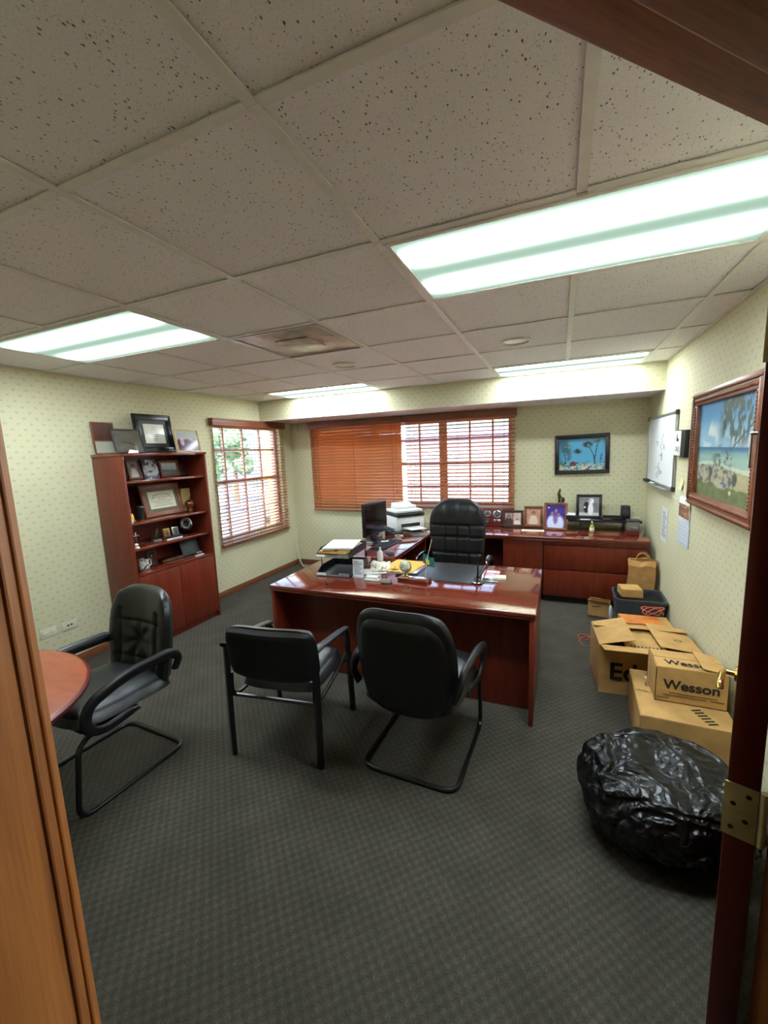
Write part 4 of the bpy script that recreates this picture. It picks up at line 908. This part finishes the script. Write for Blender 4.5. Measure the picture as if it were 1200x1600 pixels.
t = thing('loudspeaker', 'small black cube loudspeaker on the riser shelf', 'loudspeaker', (.69, 5.255, RZ), R(-3)); MB().box(-.045, .045, -.05, .05, 0, .155, .006).build('cabinet', 'black_plastic', t)
MB().lathe([(0, .002), (.02, .004), (.03, 0), (.034, .004), (.036, 0)], 24, M=Matrix.Translation((0, -.0505, .085)) @ Matrix.Rotation(R(90), 4, 'X')).build('driver', 'dark_grey', t)
t = thing('coiled_wire', 'pale wire coil lying at the wall end of the riser shelf', 'wire', (.79, 5.20, RZ)); MB().tube([(.045*math.cos(a), .03*math.sin(a), .02+.018*math.sin(a*1.7)) for a in [R(k*24) for k in range(34)]], .0028, 6).build('wire', 'ivory', t)
t = thing('glass_bottle', 'small yellow green glass bottle with cap on the rear worktop', 'bottle', (.35, 5.08, WZ)); MB().lathe([(0, 0), (.024, 0), (.026, .01), (.026, .06), (.012, .08), (.01, .092), (0, .093)], 20).build('body', 'green_glass', t); MB().lathe([(.013, .093), (.013, .115), (.008, .125), (0, .126)], 16).build('cap', 'silver', t); MB().lathe([(.0264, .02), (.0268, .022), (.0268, .05), (.0264, .052)], 20).build('label_band', 'paper_warm', t)
t = thing('keepsake_box', 'clear topped keepsake box with dark red base near the wall', 'box', (.725, 4.97, WZ), R(2)); MB().box(-.058, .058, -.045, .045, 0, .055, .003).build('base', 'maroon', t); MB().box(-.058, .058, -.045, .045, .0555, .15, .003).build('cover', 'clear_dark', t); MB().box(-.03, .04, -.0475, -.0452, .08, .10, .0005).build('label_plate', 'silver', t); MB().box(-.06, .06, -.047, .047, .1505, .168, .003).build('lid', 'dark_grey', t)
# ------------------------------------------------------------------ things on the walls
def aqua(U, V):
    g = fbm(U, V, 7, 21); h = fbm(U, V, 16, 22)
    c = mix3((56, 92, 104), (96, 170, 206), sm(blob(U, V, .55, .5, .55, .62, .5)+.3*(g-.5), .1, .8))
    c = mix3(c, (60, 80, 72), np.clip(blob(U, V, .14, .5, .12, .5, .5), 0, 1)*.7*sm(g, .3, .6)); c = mix3(c, (70, 96, 104), (sm(V, .86, .98))*.8)
    c = mix3(c, (214, 206, 176), (1-sm(V+.16*(h-.5), .12, .26))*sm(h, .2, .6)); c = mix3(c, (52, 50, 44), (1-sm(V, .18, .30))*sm(fbm(U, V, 22, 30), .55, .62)*.8)
    c = mix3(c, (110, 40, 34), blob(U, V, .32, .2, .07, .07)*sm(h, .3, .5))
    for x, y, rx, ry, k in ((.42, .6, .09, .075, (54, 62, 52)), (.63, .8, .1, .09, (62, 66, 56)), (.82, .9, .08, .07, (92, 92, 80)), (.2, .74, .07, .035, (150, 164, 140))): c = mix3(c, k, blob(U, V, x, y, rx, ry, .4)*sm(h, .25, .5))
    for x0, x1, y0, y1 in ((.78, .66, .28, .72), (.78, .84, .28, .82), (.78, .75, .2, .45), (.15, .12, .2, .55), (.9, .93, .2, .5)):
        t = np.clip((V-y0)/(y1-y0), 0, 1); c = mix3(c, (40, 54, 52), ((np.abs(U-(x0+(x1-x0)*t**1.5)) < .009) & (V > y0) & (V < y1))*.9)
    return c
frame('black framed underwater reef picture on the back wall', .575, .455, .045, .035, 'black_metal', aqua, mm((.24, YB-.037, 1.365), 0, 0, R(-1.0)), 84, 64, stand=False, bead=True)
def beach(U, V):
    g = fbm(U, V, 6, 31); h = fbm(U, V, 20, 32, 3); f = fbm(U, V, 30, 33, 3)
    c = mix3((150, 196, 214), (66, 140, 190), sm(V, .62, .95)); c = mix3(c, (226, 232, 228), blob(U, V, .18, .66, .22, .13, .5)*sm(g, .35, .55)); c = mix3(c, (206, 220, 224), blob(U, V, .5, .58, .5, .07, .6)*sm(g, .4, .6))
    sea = mix3((160, 196, 176), (40, 104, 150), sm(V, .42, .535)); sea = mix3(sea, (132, 190, 176), sm(fbm(U*.4, V, 12, 34), .45, .6)*.6*(1-sm(V, .46, .52))); s = (V < .535); c[s] = sea[s]
    c = mix3(c, (226, 226, 204), (np.abs(V-(.335+.03*np.sin(U*5))) < .022)*.7*np.ones_like(U))
    sand = mix3((166, 160, 112), (204, 196, 156), h); k = (V < .325+.03*np.sin(U*5)+.02*(g-.5)); c[k] = sand[k]
    rk = k & (V > .13) & (f > .46) & (U < .75); c[rk] = mix3((84, 88, 100), (186, 190, 196), sm(h, .3, .65))[rk]
    gr = (V < .15+.05*(g-.5)*2); c[gr] = mix3((74, 96, 50), (140, 146, 84), h)[gr]
    fo = sm(U+.10*(g-.5), .38, .5)*sm(V+.3*(g-.5), .5, .66); fo2 = np.clip(fo*sm(fbm(U, V*.35, 34, 35, 3), .34, .46), 0, 1); c = mix3(c, (58, 76, 62), fo2*.85)
    lo = blob(U, V, .5, .42, .16, .12, .5)*sm(f, .46, .52); c = mix3(c, (56, 84, 62), lo*.8)
    t = np.clip((V-.5)/.3, 0, 1); c = mix3(c, (70, 74, 62), ((np.abs(U-(.62+.38*t)) < .012) & (V > .5) & (V < .82))*.9)
    for x, y in ((.72, .24), (.3, .27), (.92, .46), (.5, .75), (.97, .28)): c = mix3(c, (42, 56, 44), blob(U, V, x, y, .035, .05, .4)*.9)
    return mix3(c, (226, 222, 190), blob(U, V, .66, .1, .02, .02))
def carve(t, w, h, b):
    mb = MB(); st = .019; n = int((w-2*b+.06)/st)
    for zz in (b*.68, h-b*.68):
        for i in range(n): mb.ico((-(n-1)*st/2+i*st, -.002, zz), .0115, 2, (.85, .7, 1.0))
    m_ = int((h-2*b)/st)
    for xx in (-w/2+b*.68, w/2-b*.68):
        for i in range(m_): mb.ico((xx, -.002, h/2-(m_-1)*st/2+i*st), .0115, 2, (1, .7, .85))
    o = mb.build('carved_beading', 'frame_wood', t); o['kind'] = 'stuff'
frame('large beach painting in a carved brown wooden frame on the side wall', 1.10, .757, .085, .05, 'frame_wood', beach, mm((XR-.052, 3.0, 1.261), R(-90)), 130, 96, stand=False, carve=carve, m='print', name='beach_painting', cat='painting')
# whiteboard
t = thing('whiteboard', 'whiteboard with faint marker scribbles on the side wall', 'whiteboard', M=mm((XR-.003, 4.72, 1.30), R(-90)))
w_, h_ = 1.13, .64
MB().box(-w_/2, w_/2, -.014, 0, 0, h_).build('board', 'whiteboard', t, smooth=0)
for nm, a in (('rail', (-w_/2, w_/2, -.02, .0, -.012, .012)), ('rail', (-w_/2, w_/2, -.02, .0, h_-.012, h_+.012)), ('rail', (-w_/2-.01, -w_/2+.012, -.02, 0, .0121, h_-.0121)), ('rail', (w_/2-.012, w_/2+.01, -.02, 0, .0121, h_-.0121))): MB().box(*a, .003).build(nm, 'aluminium', t)
for x in (-w_/2, w_/2):
    for z in (0, h_): MB().box(x-.02, x+.02, -.024, .001, z-.02, z+.02, .006).build('corner_cap', 'dark_grey', t)
MB().box(-.3, .5, -.07, -.0205, -.016, -.010, .002).build('pen_tray', 'aluminium', t)
rs = random.Random(11)
for i in range(9):
    x = rs.uniform(-.05, .22); z = rs.uniform(.10, .38); p = [(x, -.0145, z)]
    for k in range(9): x += rs.uniform(-.05, .05); z += rs.uniform(-.035, .035); p.append((x, -.0145, min(max(z, .05), .5)))
    MB().tube(fillet(p, .02, 3), .0013, 4).build('marker_stroke', 'grey_ink', t)
tag(MB().box(-.09, .09, -.02, .02, 0, .03, .008).build('board_eraser', 'black_plastic', None, mm((XR-.05, 5.10, 1.2915), R(-90))), 'black eraser resting in the whiteboard tray', 'eraser')
for i, (y, m_, lb) in enumerate(((4.86, 'white_plastic', 'white marker pen lying in the whiteboard tray beside the eraser'), (4.66, 'silver', 'silver marker pen lying in the whiteboard tray, farther from the eraser'))): tag(MB().cyl((-.06, 0, .008), (.06, 0, .008), .008, n=12).cyl((.06, 0, .008), (.075, 0, .008), .006, n=12).build('marker_pen', m_, None, mm((XR-.045, y, 1.2905), R(-85))), lb, 'marker')
# dad sign
t = thing('dad_sign', 'black box sign with a white face reading DAD', 'sign', M=mm((XR-.002, 3.955, 1.578), R(-90), 0, R(1.5)))
MB().box(-.155, .155, -.03, 0, 0, .21, .002).build('box', 'black_plastic', t); MB().box(-.148, .045, -.032, -.0302, .008, .202, .0005).build('face', 'paper', t)
text('lettering', 'DAD', .06, 'grey_ink', t, mm((-.052, -.0326, .058)) @ UPRIGHT)
MB().prism([(-.085, .12), (-.02, .12), (-.01, .135), (-.04, .145), (-.055, .15), (-.06, .175), (-.082, .18)], .0322, .0328, UPRIGHT).build('emblem', 'black_ink', t)
# calendar, paper, note
t = thing('wall_calendar', 'wall calendar with a brown photo above a white date sheet', 'calendar', M=mm((XR-.002, 3.785, .90), R(-90), 0, R(-1)))
MB().box(-.145, .145, -.006, 0, 0, .29, .001).build('date_sheet', 'paper_blue', t); MB().box(-.145, .145, -.009, -.0062, .2, .38, .001).build('photo_sheet', 'paper', t)
picture('photo', lambda U, V: mix3((120, 74, 56), (196, 150, 110), sm(fbm(U, V, 5, 41), .35, .65)), .285, .105, 30, 16, 'print', t, mm((0, -.0095, .215)))
def dates(U, V):
    c = np.ones(U.shape+(3,))*[214, 220, 228]; k = ((U*7) % 1 < .12) | ((V*5) % 1 < .10); c[k] = [176, 186, 200]; return c
picture('date_grid', dates, .26, .16, 60, 44, 'print', t, mm((0, -.0065, .02)))
for x in (-.1, 0, .1): MB().tube([(x+.006*math.cos(a), -.008+.006*math.sin(a), .376) for a in [R(30*k) for k in range(12)]], .0012, 5, True).build('binding_ring', 'black_metal', t)
t = thing('notice_sheet', 'white printed notice sheet taped low on the side wall', 'notice', M=mm((XR-.002, 4.43, .79), R(-90), 0, R(1))); MB().box(-.115, .115, -.0018, 0, 0, .315).build('sheet', 'paper', t, smooth=0); picture('print', lines, .2, .28, 24, 60, 'print', t, mm((0, -.0022, .015)))
tag(MB().grid(lambda u, v: ((u-.5)*.07, -.002-.012*(1-v)**2, v*.085), 4, 8).build('sticky_note', 'note_yellow', None, mm((XR-.0015, 3.93, 1.325), R(-90), 0, R(6))), 'small pale yellow note stuck on the wall above the calendar', 'note')
# outlets
for y, lb, kind in ((1.866, 'ivory duplex power outlet nearer the round table', 0), (2.025, 'ivory jack plate on the wall beside the bookcase', 1)):
    t = thing('wall_outlet', lb, 'outlet', M=mm((XL+.001, y, .318), R(90)))
    MB().box(-.06, .06, -.006, 0, 0, .076, .002).build('plate', 'ivory', t)
    for x in (-.026, .026):
        if kind == 0: MB().cushion(.018, .014, .003, 0, .9, 10, 10, 8, None, None, mm((x, -.0062, .038))).box(x-.007, x-.004, -.0102, -.0095, .033, .043).box(x+.004, x+.007, -.0102, -.0095, .033, .043).build('socket', 'ivory', t)
        else: MB().box(x*.5-.008, x*.5+.008, -.0085, -.0062, .031, .045, .001).build('jack', 'black_plastic', t)
tag(MB().tube([(0, -.002, .06), (0, -.004, 0), (.004, -.02, -.03), (.02, -.03, -.04), (.032, -.03, -.03)], .0025, 6).build('wire_hook', 'black_metal', None, mm((-3.655, YB, 2.11))), 'dark wire hook on the back wall below the wall drop', 'hook')
tag(MB().tube([(-3.786, 5.36, .60), (-3.78, 5.34, .45), (-3.76, 5.30, .28), (-3.68, 5.24, .12), (-3.60, 5.20, .01), (-3.4, 5.17, .006), (-2.9, 5.1, .006)], .004, 6).build('white_cable', 'white_cord', None), 'white cable hanging in the corner beside the window', 'cable')
tag(MB().tube([(-3.786, 5.372, .60), (-3.783, 5.36, .40), (-3.77, 5.34, .20), (-3.72, 5.30, .02), (-3.66, 5.28, .006), (-3.2, 5.25, .006)], .0035, 6).build('thin_cable', 'ivory', None), 'thin ivory cable running down the room corner to the floor', 'cable')

# ------------------------------------------------------------------ door (open, hinged at the right jamb)
da = R(19.25); DMx = Matrix.Translation((.3135, .8435, 0)) @ Matrix.Rotation(R(90)-da, 4, 'Z')    # local +X along the leaf away from the hinge
door = struct('door_1', MB().box(0, .92, -.0225, .0225, .008, 2.05, .0025), 'door_wood', M=DMx)
for k, (z0) in enumerate((.99, 1.82, .18)):
    h_ = MB().box(-.003, -.0005, -.021, .026, z0, z0+.105, .0005).build('hinge_leaf', 'brass_dull', door)
    MB().cyl((.000, -.0285, z0), (.0, -.0285, z0+.105), .0055, n=12).build('hinge_knuckle', 'brass_dull', h_)
    for (yy, zz) in ((-.008, .088), (.012, .066), (-.006, .038), (.013, .018)):
        MB().cyl((-.0034, yy, z0+zz), (-.0029, yy, z0+zz), .0042, n=10).build('screw', 'bronze', h_)
# lever handle on the room face (local +Y side looks to the left of the picture)
lv = MB().lathe([(0, .012), (.02, .010), (.027, .004), (.028, 0), (0, 0)], 24, M=Matrix.Translation((.82, .0226, .93)) @ Matrix.Rotation(R(-90), 4, 'X')).cyl((.82, .03, .93), (.82, .062, .93), .009, n=14).tube(fillet([(.82, .058, .93), (.80, .064, .93), (.735, .066, .928), (.722, .064, .912)], .015), [.010]*1+[.009]*13 if False else .0095, 12).build('lever_handle', 'brass', door)
MB().box(.917, .9215, -.012, .012, .89, .97, .0005).build('latch_plate', 'brass', door)
hk = MB().box(.10, .118, .0226, .025, 1.64, 1.72, .001).cyl((.109, .025, 1.712), (.109, .034, 1.712), .003, n=8).cyl((.109, .032, 1.65), (.109, .032, 1.712), .0024, n=8).build('coat_hook', 'silver', door)
hk = 0 if True else MB().box(.10, .125, .0226, .026, 1.655, 1.72, .001).tube(fillet([(.1125, .026, 1.705), (.1125, .05, 1.70), (.1125, .055, 1.72)], .01), .003, 8).tube(fillet([(.1125, .026, 1.665), (.1125, .06, 1.655), (.1125, .066, 1.68)], .012), .003, 8).build('coat_hook', 'silver', door)
# ------------------------------------------------------------------ boxes and bags by the side wall
CB = .004
def carton(name, label, M, w, d, h, flaps, open_=False, m='cardboard', bulge=0):
    # w along X, d along Y, open carton with real walls; flaps: list of (side, length, angle)
    t = thing(name, label, 'cardboard box', M=M)
    mb = MB()
    def wall(ax, s):
        L = w if ax == 'y' else d
        def fn(u, v):
            b = bulge*math.sin(math.pi*u)*math.sin(math.pi*v); a = (u-.5)*L
            return (a, s*(d/2+b), v*h) if ax == 'y' else (s*(w/2+b), a, v*h)
        return fn
    for ax, s in (('y', -1), ('y', 1), ('x', -1), ('x', 1)):
        g = MB().grid(wall(ax, s), 10, 8); r = bmesh.ops.extrude_face_region(g.bm, geom=g.bm.faces[:])
        for v in r['geom']:
            if isinstance(v, bmesh.types.BMVert):
                if ax == 'y': v.co.y -= s*CB
                else: v.co.x -= s*CB
        bmesh.ops.recalc_face_normals(g.bm, faces=g.bm.faces[:]); tmp = g.bm; mb.merge(tmp)
    mb.box(-w/2, w/2, -d/2, d/2, 0, CB); mb.build('body', m, t, smooth=20)
    for side, ln, ang, shift in flaps:
        g = MB()
        L = w if side in 'fb' else d
        g.box(-L/2+.004, L/2-.004, 0, ln, -CB/2, CB/2, .001)
        Mz = {'f': mm((0, -d/2+.002, h+.003), 0), 'b': mm((0, d/2-.002, h+.003), R(180)), 'l': mm((-w/2+.002, 0, h+.003), R(-90)), 'r': mm((w/2-.002, 0, h+.003), R(90))}[side]
        g.build('flap', m, t, Mz @ Matrix.Translation((shift, 0, 0)) @ Matrix.Rotation(R(ang), 4, 'X'))
    return t
def print_on(t, s, size, M, m='black_ink', bold=0): return text('lettering', s, size, m, t, M, .0003, bold)
def stripes(t, M, n, w, h, m='black_ink'):
    mb = MB()
    for i in range(n): mb.box(i*w*2-n*w, i*w*2-n*w+w, -h/2, h/2, 0, .0006)
    o = mb.build('stripe_print', m, t, M); o['kind'] = 'stuff'
# big open carton
t = carton('open_carton', 'big open cardboard carton with spread flaps printed with Ed', mm((.565, 3.235, 0), R(4)), .60, .40, .345, [('f', .17, 166, 0), ('b', .12, 10, 0), ('l', .22, 14, 0), ('r', .24, 6, 0)], True, bulge=.012)
print_on(t, 'Ed', .17, mm((-.155, -.2135, .165)) @ UPRIGHT, bold=.004)
c2 = MB().box(-.14, .10, -.18, .18, .0, .004).build('inner_flap', 'cardboard_in', t, mm((.0, .0, .338)))
stripes(t, mm((-.01, -.165, .3425)), 9, .011, .02)
picture('shipping_label', lines, .06, .11, 14, 24, 'print', t, mm((-.10, -.03, .343), R(5), R(-90)))
print_on(t, 'O', .06, mm((.19, -.08, .374), R(-10), R(-6)))
# low carton that carries the small one
t = carton('flat_carton', 'low wide cardboard carton carrying the smaller carton', mm((.655, 2.66, 0), R(-2)), .43, .52, .245, [('f', .255, 0, 0), ('b', .255, 0, 0)], True)
print_on(t, 'Ed', .06, mm((-.125, .08, .2505), R(-8)))
print_on(t, 'NO. 2', .032, mm((-.155, .0, .2505), R(-8)), 'brown_ink')
stripes(t, mm((.09, -.17, .2501), R(-65)), 6, .012, .05)
tp = MB().box(-.05, .05, -.03, .03, 0, .0008).build('tape', 'paper', t, mm((-.09, .17, .2501), R(20)))
# small carton on top
t = carton('printed_carton', 'small cardboard carton printed Wesson standing on the low carton', mm((.695, 2.70, .2512), R(0)), .335, .225, .20, [('f', .11, 3, 0), ('b', .11, 4, 0), ('r', .12, 10, 0)], True)
print_on(t, 'Wesson', .078, mm((0, -.1155, .105)) @ UPRIGHT, bold=.0015)
print_on(t, 'Wesson', .07, mm((-.0, -.055, .2105), 0, R(3)), bold=.0012)
for k, (x0, x1, z) in enumerate(((-.10, .12, .055), (-.13, .07, .04), (-.16, -.1, .022), (.09, .15, .04))): MB().box(x0, x1, -.1151, -.1145, z, z+.006).build('print_line', 'brown_ink', t)
MB().box(-.06, .07, -.035, .0, 0, .0006).build('print_panel', 'cardboard_in', t, mm((.0, -.055, .2085), 0, R(3))) if False else None
# dark storage bin behind, brown bag, small cartons
t = thing('storage_bin', 'dark grey plastic storage bin with rounded corners by the wall', 'bin', (.69, 4.24, 0), R(-2))
mat('bin_grey', (56, 64, 68), .5)
def rr(w, d, r, n=5):
    p = []
    for cx, cy, a0 in ((w/2-r, d/2-r, 0), (-w/2+r, d/2-r, 90), (-w/2+r, -d/2+r, 180), (w/2-r, -d/2+r, 270)):
        for k in range(n+1): a = R(a0+90*k/n); p.append((cx+r*math.cos(a), cy+r*math.sin(a)))
    return p
def ringloft(rings, cap0=True, cap1=True):
    mb = MB(); t_ = mb.bm; V = [[t_.verts.new(p) for p in rg] for rg in rings]
    for A, B in zip(V, V[1:]):
        n = len(A)
        for k in range(n): j = (k+1) % n; t_.faces.new((A[k], A[j], B[j], B[k]))
    if cap0: t_.faces.new(V[0][::-1])
    if cap1: t_.faces.new(V[-1])
    bmesh.ops.recalc_face_normals(t_, faces=t_.faces[:]); return mb
lv3 = lambda w, d, r, z: [(x, y, z) for x, y in rr(w, d, r)]
ringloft([lv3(.33, .30, .03, 0), lv3(.39, .345, .035, .30), lv3(.41, .36, .035, .302), lv3(.41, .36, .035, .325), lv3(.375, .33, .03, .325), lv3(.32, .29, .03, .01)]).build('tub', 'bin_grey', t)
ringloft([lv3(.30, .27, .03, .15), lv3(.37, .325, .03, .29)], True, True).build('contents', 'black_plastic', t)
t = thing('paper_bag', 'creased brown paper carrier bag with handles behind the bin', 'paper bag', (.765, 4.56, 0), R(-14))
def bagr(w, d, z, k, sh=0):
    p = []
    for i in range(40):
        a = i/40*4; s = int(a); f = a-s
        x, y = ((-w/2+w*f, -d/2), (w/2, -d/2+d*f), (w/2-w*f, d/2), (-w/2, d/2-d*f))[s]
        n = noise.noise((x*14, y*14, z*9+k))*.012*(z > .02); p.append((x+n+sh, y+n*.8, z+noise.noise((x*9, y*9, k))*.03*(z > .5)))
    return p
ringloft([bagr(.24-.03*z, .15, z, 3, .0) for z in (0, .06, .12, .19, .26, .33, .40, .47, .53)] + [bagr(.23, .10, .575, 3, .0), bagr(.22, .09, .57, 4, .0), bagr(.22, .13, .40, 4, 0)], True, True).build('bag_body', 'kraft', t, smooth=25)
for y in (-.045, .045): MB().tube(fillet([(-.06, y, .55), (-.045, y*.8, .62), (.0, y*.6, .65), (.05, y*.8, .62), (.065, y, .55)], .03), .004, 8).build('handle', 'kraft', t)
t = carton('small_carton', 'small shallow cardboard carton lying on the bin rim', mm((.62, 4.22, .327), R(6)), .17, .17, .065, [('f', .085, 2, 0), ('b', .085, 2, 0)], True)
t = carton('shoe_carton', 'small worn cardboard carton on the floor before the file cabinet', mm((.40, 4.50, 0), R(-10)), .19, .12, .14, [('f', .10, 150, 0), ('b', .06, 20, 0)], True)
for k in range(1): MB().box(-.05, .03, -.0003, .0003, -.004, .004).build('print_line', 'black_ink', t, mm((-.01, -.0615, .10), 0, 0, R(-8)))
def wad(name, label, loc, r, m, seed, sc):
    mb = MB().ico((0, 0, 0), r, 4, sc)
    for v in mb.bm.verts: v.co *= 1+.35*abs(noise.noise(v.co*28+Vector((seed, 0, 0))))-.12
    z = min(v.co.z for v in mb.bm.verts)
    for v in mb.bm.verts: v.co.z -= z
    return tag(mb.build(name, m, None, mm(loc), 25), label, 'plastic bag')
mat('white_film', (214, 216, 214), .3)
wad('crumpled_white_bag', 'crumpled white plastic bag squeezed between carton and bin', (.487, 4.36, .0), .04, 'white_film', 4, (.45, .7, 2.0))
tag(MB().box(-.14, .14, -.10, .10, 0, .008, .002).build('orange_folder', 'orange', None, Matrix.Translation((.67, 3.735, .30)) @ Matrix.Rotation(R(4), 4, 'Z') @ Matrix.Rotation(R(12), 4, 'X')), 'orange folder sticking up behind the big open carton', 'folder') if False else None
t = carton('rear_carton', 'low cardboard carton between the big carton and the grey bin', mm((.68, 3.76, 0), R(2)), .36, .34, .24, [('f', .17, 1, 0), ('b', .17, 1, 0)], True)
tag(MB().box(-.14, .14, -.09, .09, 0, .012, .003).build('orange_folder', 'orange', None, mm((.64, 3.79, .2485), R(4))), 'orange folder lying on the low carton behind the big one', 'folder')
tag(MB().tube([(.74+.075*math.cos(a)*(1+.2*math.sin(a*.7)), 3.86+.04*math.sin(a*1.1), .29+.05*abs(math.sin(a*.6))) for a in [R(15*k) for k in range(60)]], .0045, 7).build('red_cord_bundle', 'red_cord', None), 'tangled red cord bundle heaped on the low carton', 'cord')
tag(MB().tube([(.265+.06*math.cos(a)*(1.2 if a < 6.3 else .8)-.03*(a > 6.3), 3.80+.09*math.sin(a)*(1 if a < 6.3 else .6)+.08*(a > 6.3), .006+.004*(a > 6.3)) for a in [R(12*k+20) for k in range(56)]], .0045, 7).build('red_cord_loop', 'red_cord', None), 'pinkish red cord looped on the carpet beside the open carton', 'cord')
# black bin bag
mb = MB().ico((0, 0, 0), 1.0, 6)
def ridge(p, s, o): return 1-abs(noise.noise(p*s+o))*2
sq = lambda c, e: math.copysign(abs(c)**e, c)
for v in mb.bm.verts:
    d = v.co.normalized(); a = math.atan2(d.y, d.x)
    p = Vector((sq(d.x, .8)*.31, sq(d.y, .8)*.265, sq(d.z, .85)*.185))
    wv = d+Vector((.25*noise.noise(d*1.7), .25*noise.noise(d*1.7+Vector((4, 4, 4))), 0))
    cr = .030*ridge(wv, 1.5, Vector((3.1, 0, 7)))+.018*ridge(Vector((wv.x*.6, wv.y*1.6, wv.z)), 2.6, Vector((9, 2, 1)))+.006*ridge(Vector((wv.x*1.8, wv.y*.7, wv.z)), 5, Vector((1, 5, 4)))
    p += d*(cr-.02); p.z += .165
    if p.z < .0: p.z = .004*max(0, noise.noise(p*14))
    p.z *= 1+.30*math.exp(-((p.x+.10)**2+(p.y-.14)**2)/.02)-.18*math.exp(-((p.x+.05)**2+(p.y-.02)**2)/.006)+.10*math.exp(-((p.x-.12)**2+(p.y-.05)**2)/.012)
    p.z = .41*math.tanh(p.z/.32)
    v.co = p
o = tag(mb.build('bin_bag', 'bin_bag', None, mm((.45, 1.945, 0), R(12)), 70), 'shiny black plastic rubbish bag slumped on the carpet by the door', 'rubbish bag')
# ------------------------------------------------------------------ outside
ZG = -3.6
mat('asphalt', (150, 150, 164), .9, 0, .08, .4); mat('yellow_wall', (226, 196, 104), .8); mat('pale_wall', (232, 224, 220), .85); mat('pink_wall', (220, 190, 186), .85)
mat('roof_grey', (150, 150, 170), .8); mat('leaf', (74, 104, 70), .8, 0, .35, 2.0); mat('hill_green', (78, 104, 104), .9, 0, .2, .2); mat('bark', (96, 74, 54), .9); mat('far_glass', (70, 84, 104), .2)
struct('ground_outside', MB().box(-140, 120, 5.6, 160, ZG-.4, ZG).box(-140, -4.2, -60, 5.6, ZG-.4, ZG), 'asphalt', smooth=0)
mb = MB()
def hf(u, v):
    x = -140+150*u; y = 60+70*v; hgt = 30*math.exp(-((v-.6)/.3)**2)*(.6+.5*noise.noise((x*.03, y*.03, 0)))
    return (x, y, ZG-.3+max(0, hgt))
struct('hill_outside', mb.grid(hf, 40, 14), 'hill_green')
MB().box(-5.02, -4.86, 6.28, 6.46, ZG, 3.2, .01).build('porch_column', 'yellow_wall'); tag(bpy.data.objects['porch_column'], 'yellow column standing just outside the window by the bookcase', 'column')
def tree(x, y, h, r, label, seed):
    t = thing('tree', label, 'tree', (x, y, ZG), 0, 'trees across the car park')
    MB().tube([(0, 0, 0), (.05, 0, h*.3), (-.03, .08, h*.6)], [r*.1, r*.08, r*.05], 8).build('trunk', 'bark', t)
    rs = random.Random(seed); mb = MB()
    for i in range(9):
        a = rs.uniform(0, 6.28); q = rs.uniform(0, .62)*r; c = (q*math.cos(a), q*math.sin(a), h*rs.uniform(.42, .86))
        mb.ico(c, r*rs.uniform(.35, .55), 3, (1, 1, .8))
    for v in mb.bm.verts:
        v.co += Vector([noise.noise(v.co*2.2+Vector((k*9.1, seed, 0)))*.55 for k in range(3)])
    mb.build('crown', 'leaf', t)
for i, (x, y, h, r, lb) in enumerate(((-26.2, 36.5, 9.2, 2.9, 'broad green tree behind the parked cars, close to the yellow column'), (-34, 37, 10, 3.0, 'large rounded tree in the back row of trees across the car park'), (-29.8, 28.8, 8.0, 2.7, 'nearest green tree standing just behind the cream parked car'), (-42, 36, 10.0, 3.2, 'tallest leafy tree at the end of the row outside'), (-13.5, 23, 7.8, 2.4, 'tree whose top shows over the back window blind'))):
    tree(x, y, h, r, lb, i+1)
def building(name, label, x0, x1, y0, y1, h, wm, wins):
    t = thing(name, label, 'building', ((x0+x1)/2, (y0+y1)/2, ZG))
    a, b = (x1-x0)/2, (y1-y0)/2
    MB().box(-a, a, -b, b, 0, h, .02).build('walls', wm, t); MB().box(-a-.25, a+.25, -b-.25, b+.25, h, h+.22, .03).build('roof', 'roof_grey', t)
    for k in range(wins):
        x = -a+(k+.5)*2*a/wins
        wd = MB().box(x-.5, x+.5, -b-.04, -b+.02, h*.35, h*.75, .01).build('window', 'pale_wall', t); MB().box(x-.43, x+.43, -b-.05, -b-.041, h*.39, h*.71).build('pane', 'far_glass', wd)
        wd = MB().box(a-.02, a+.04, -b+(k+.5)*2*b/wins-.5, -b+(k+.5)*2*b/wins+.5, h*.35, h*.75, .01).build('window', 'pale_wall', t); MB().box(a+.041, a+.05, -b+(k+.5)*2*b/wins-.43, -b+(k+.5)*2*b/wins+.43, h*.39, h*.71).build('pane', 'far_glass', wd)
building('low_building', 'low pale building with grey roof below the window by the bookcase', -20.5, -15.5, 15.5, 19, 1.9, 'pale_wall', 4)
building('neighbour_building', 'pale pink building standing close behind the back window', -8.0, 6, 10.5, 16, 5.6, 'pink_wall', 4)
def car(x, y, a, colr, label):
    mat('car_'+label[:5], colr, .25, 0, .02)
    t = thing('parked_car', label, 'car', (x, y, ZG), R(a), 'cars parked outside'); m = 'car_'+label[:5]
    MB().prism([(-2.1, .35), (2.1, .35), (2.15, .75), (1.3, .95), (.75, 1.42), (-.95, 1.45), (-1.6, 1.0), (-2.15, .9)], -.85, .85, UPRIGHT, .05).build('body', m, t)
    MB().prism([(1.15, .97), (.7, 1.36), (-.9, 1.38), (-1.4, 1.0)], -.86, .86, UPRIGHT).build('side_glass', 'far_glass', t)
    for sx in (-1.35, 1.35):
        for sy in (-.78, .78): MB().cyl((sx, sy-.1, .33), (sx, sy+.1, .33), .33, n=18).build('wheel', 'black_plastic', t)
for a in ((-23.0, 24.2, 70, (225, 225, 228), 'white parked car between the dark blue and the silver car'), (-26.4, 24.6, 72, (190, 196, 204), 'silver parked car between the white and the cream car'), (-19.6, 24, 68, (40, 44, 56), 'dark blue parked car between the white and the red car'), (-29.8, 24.2, 72, (235, 235, 232), 'cream parked car at the end of the row'), (-16.2, 23.8, 70, (150, 40, 40), 'red parked car close to the yellow column')): car(*a)
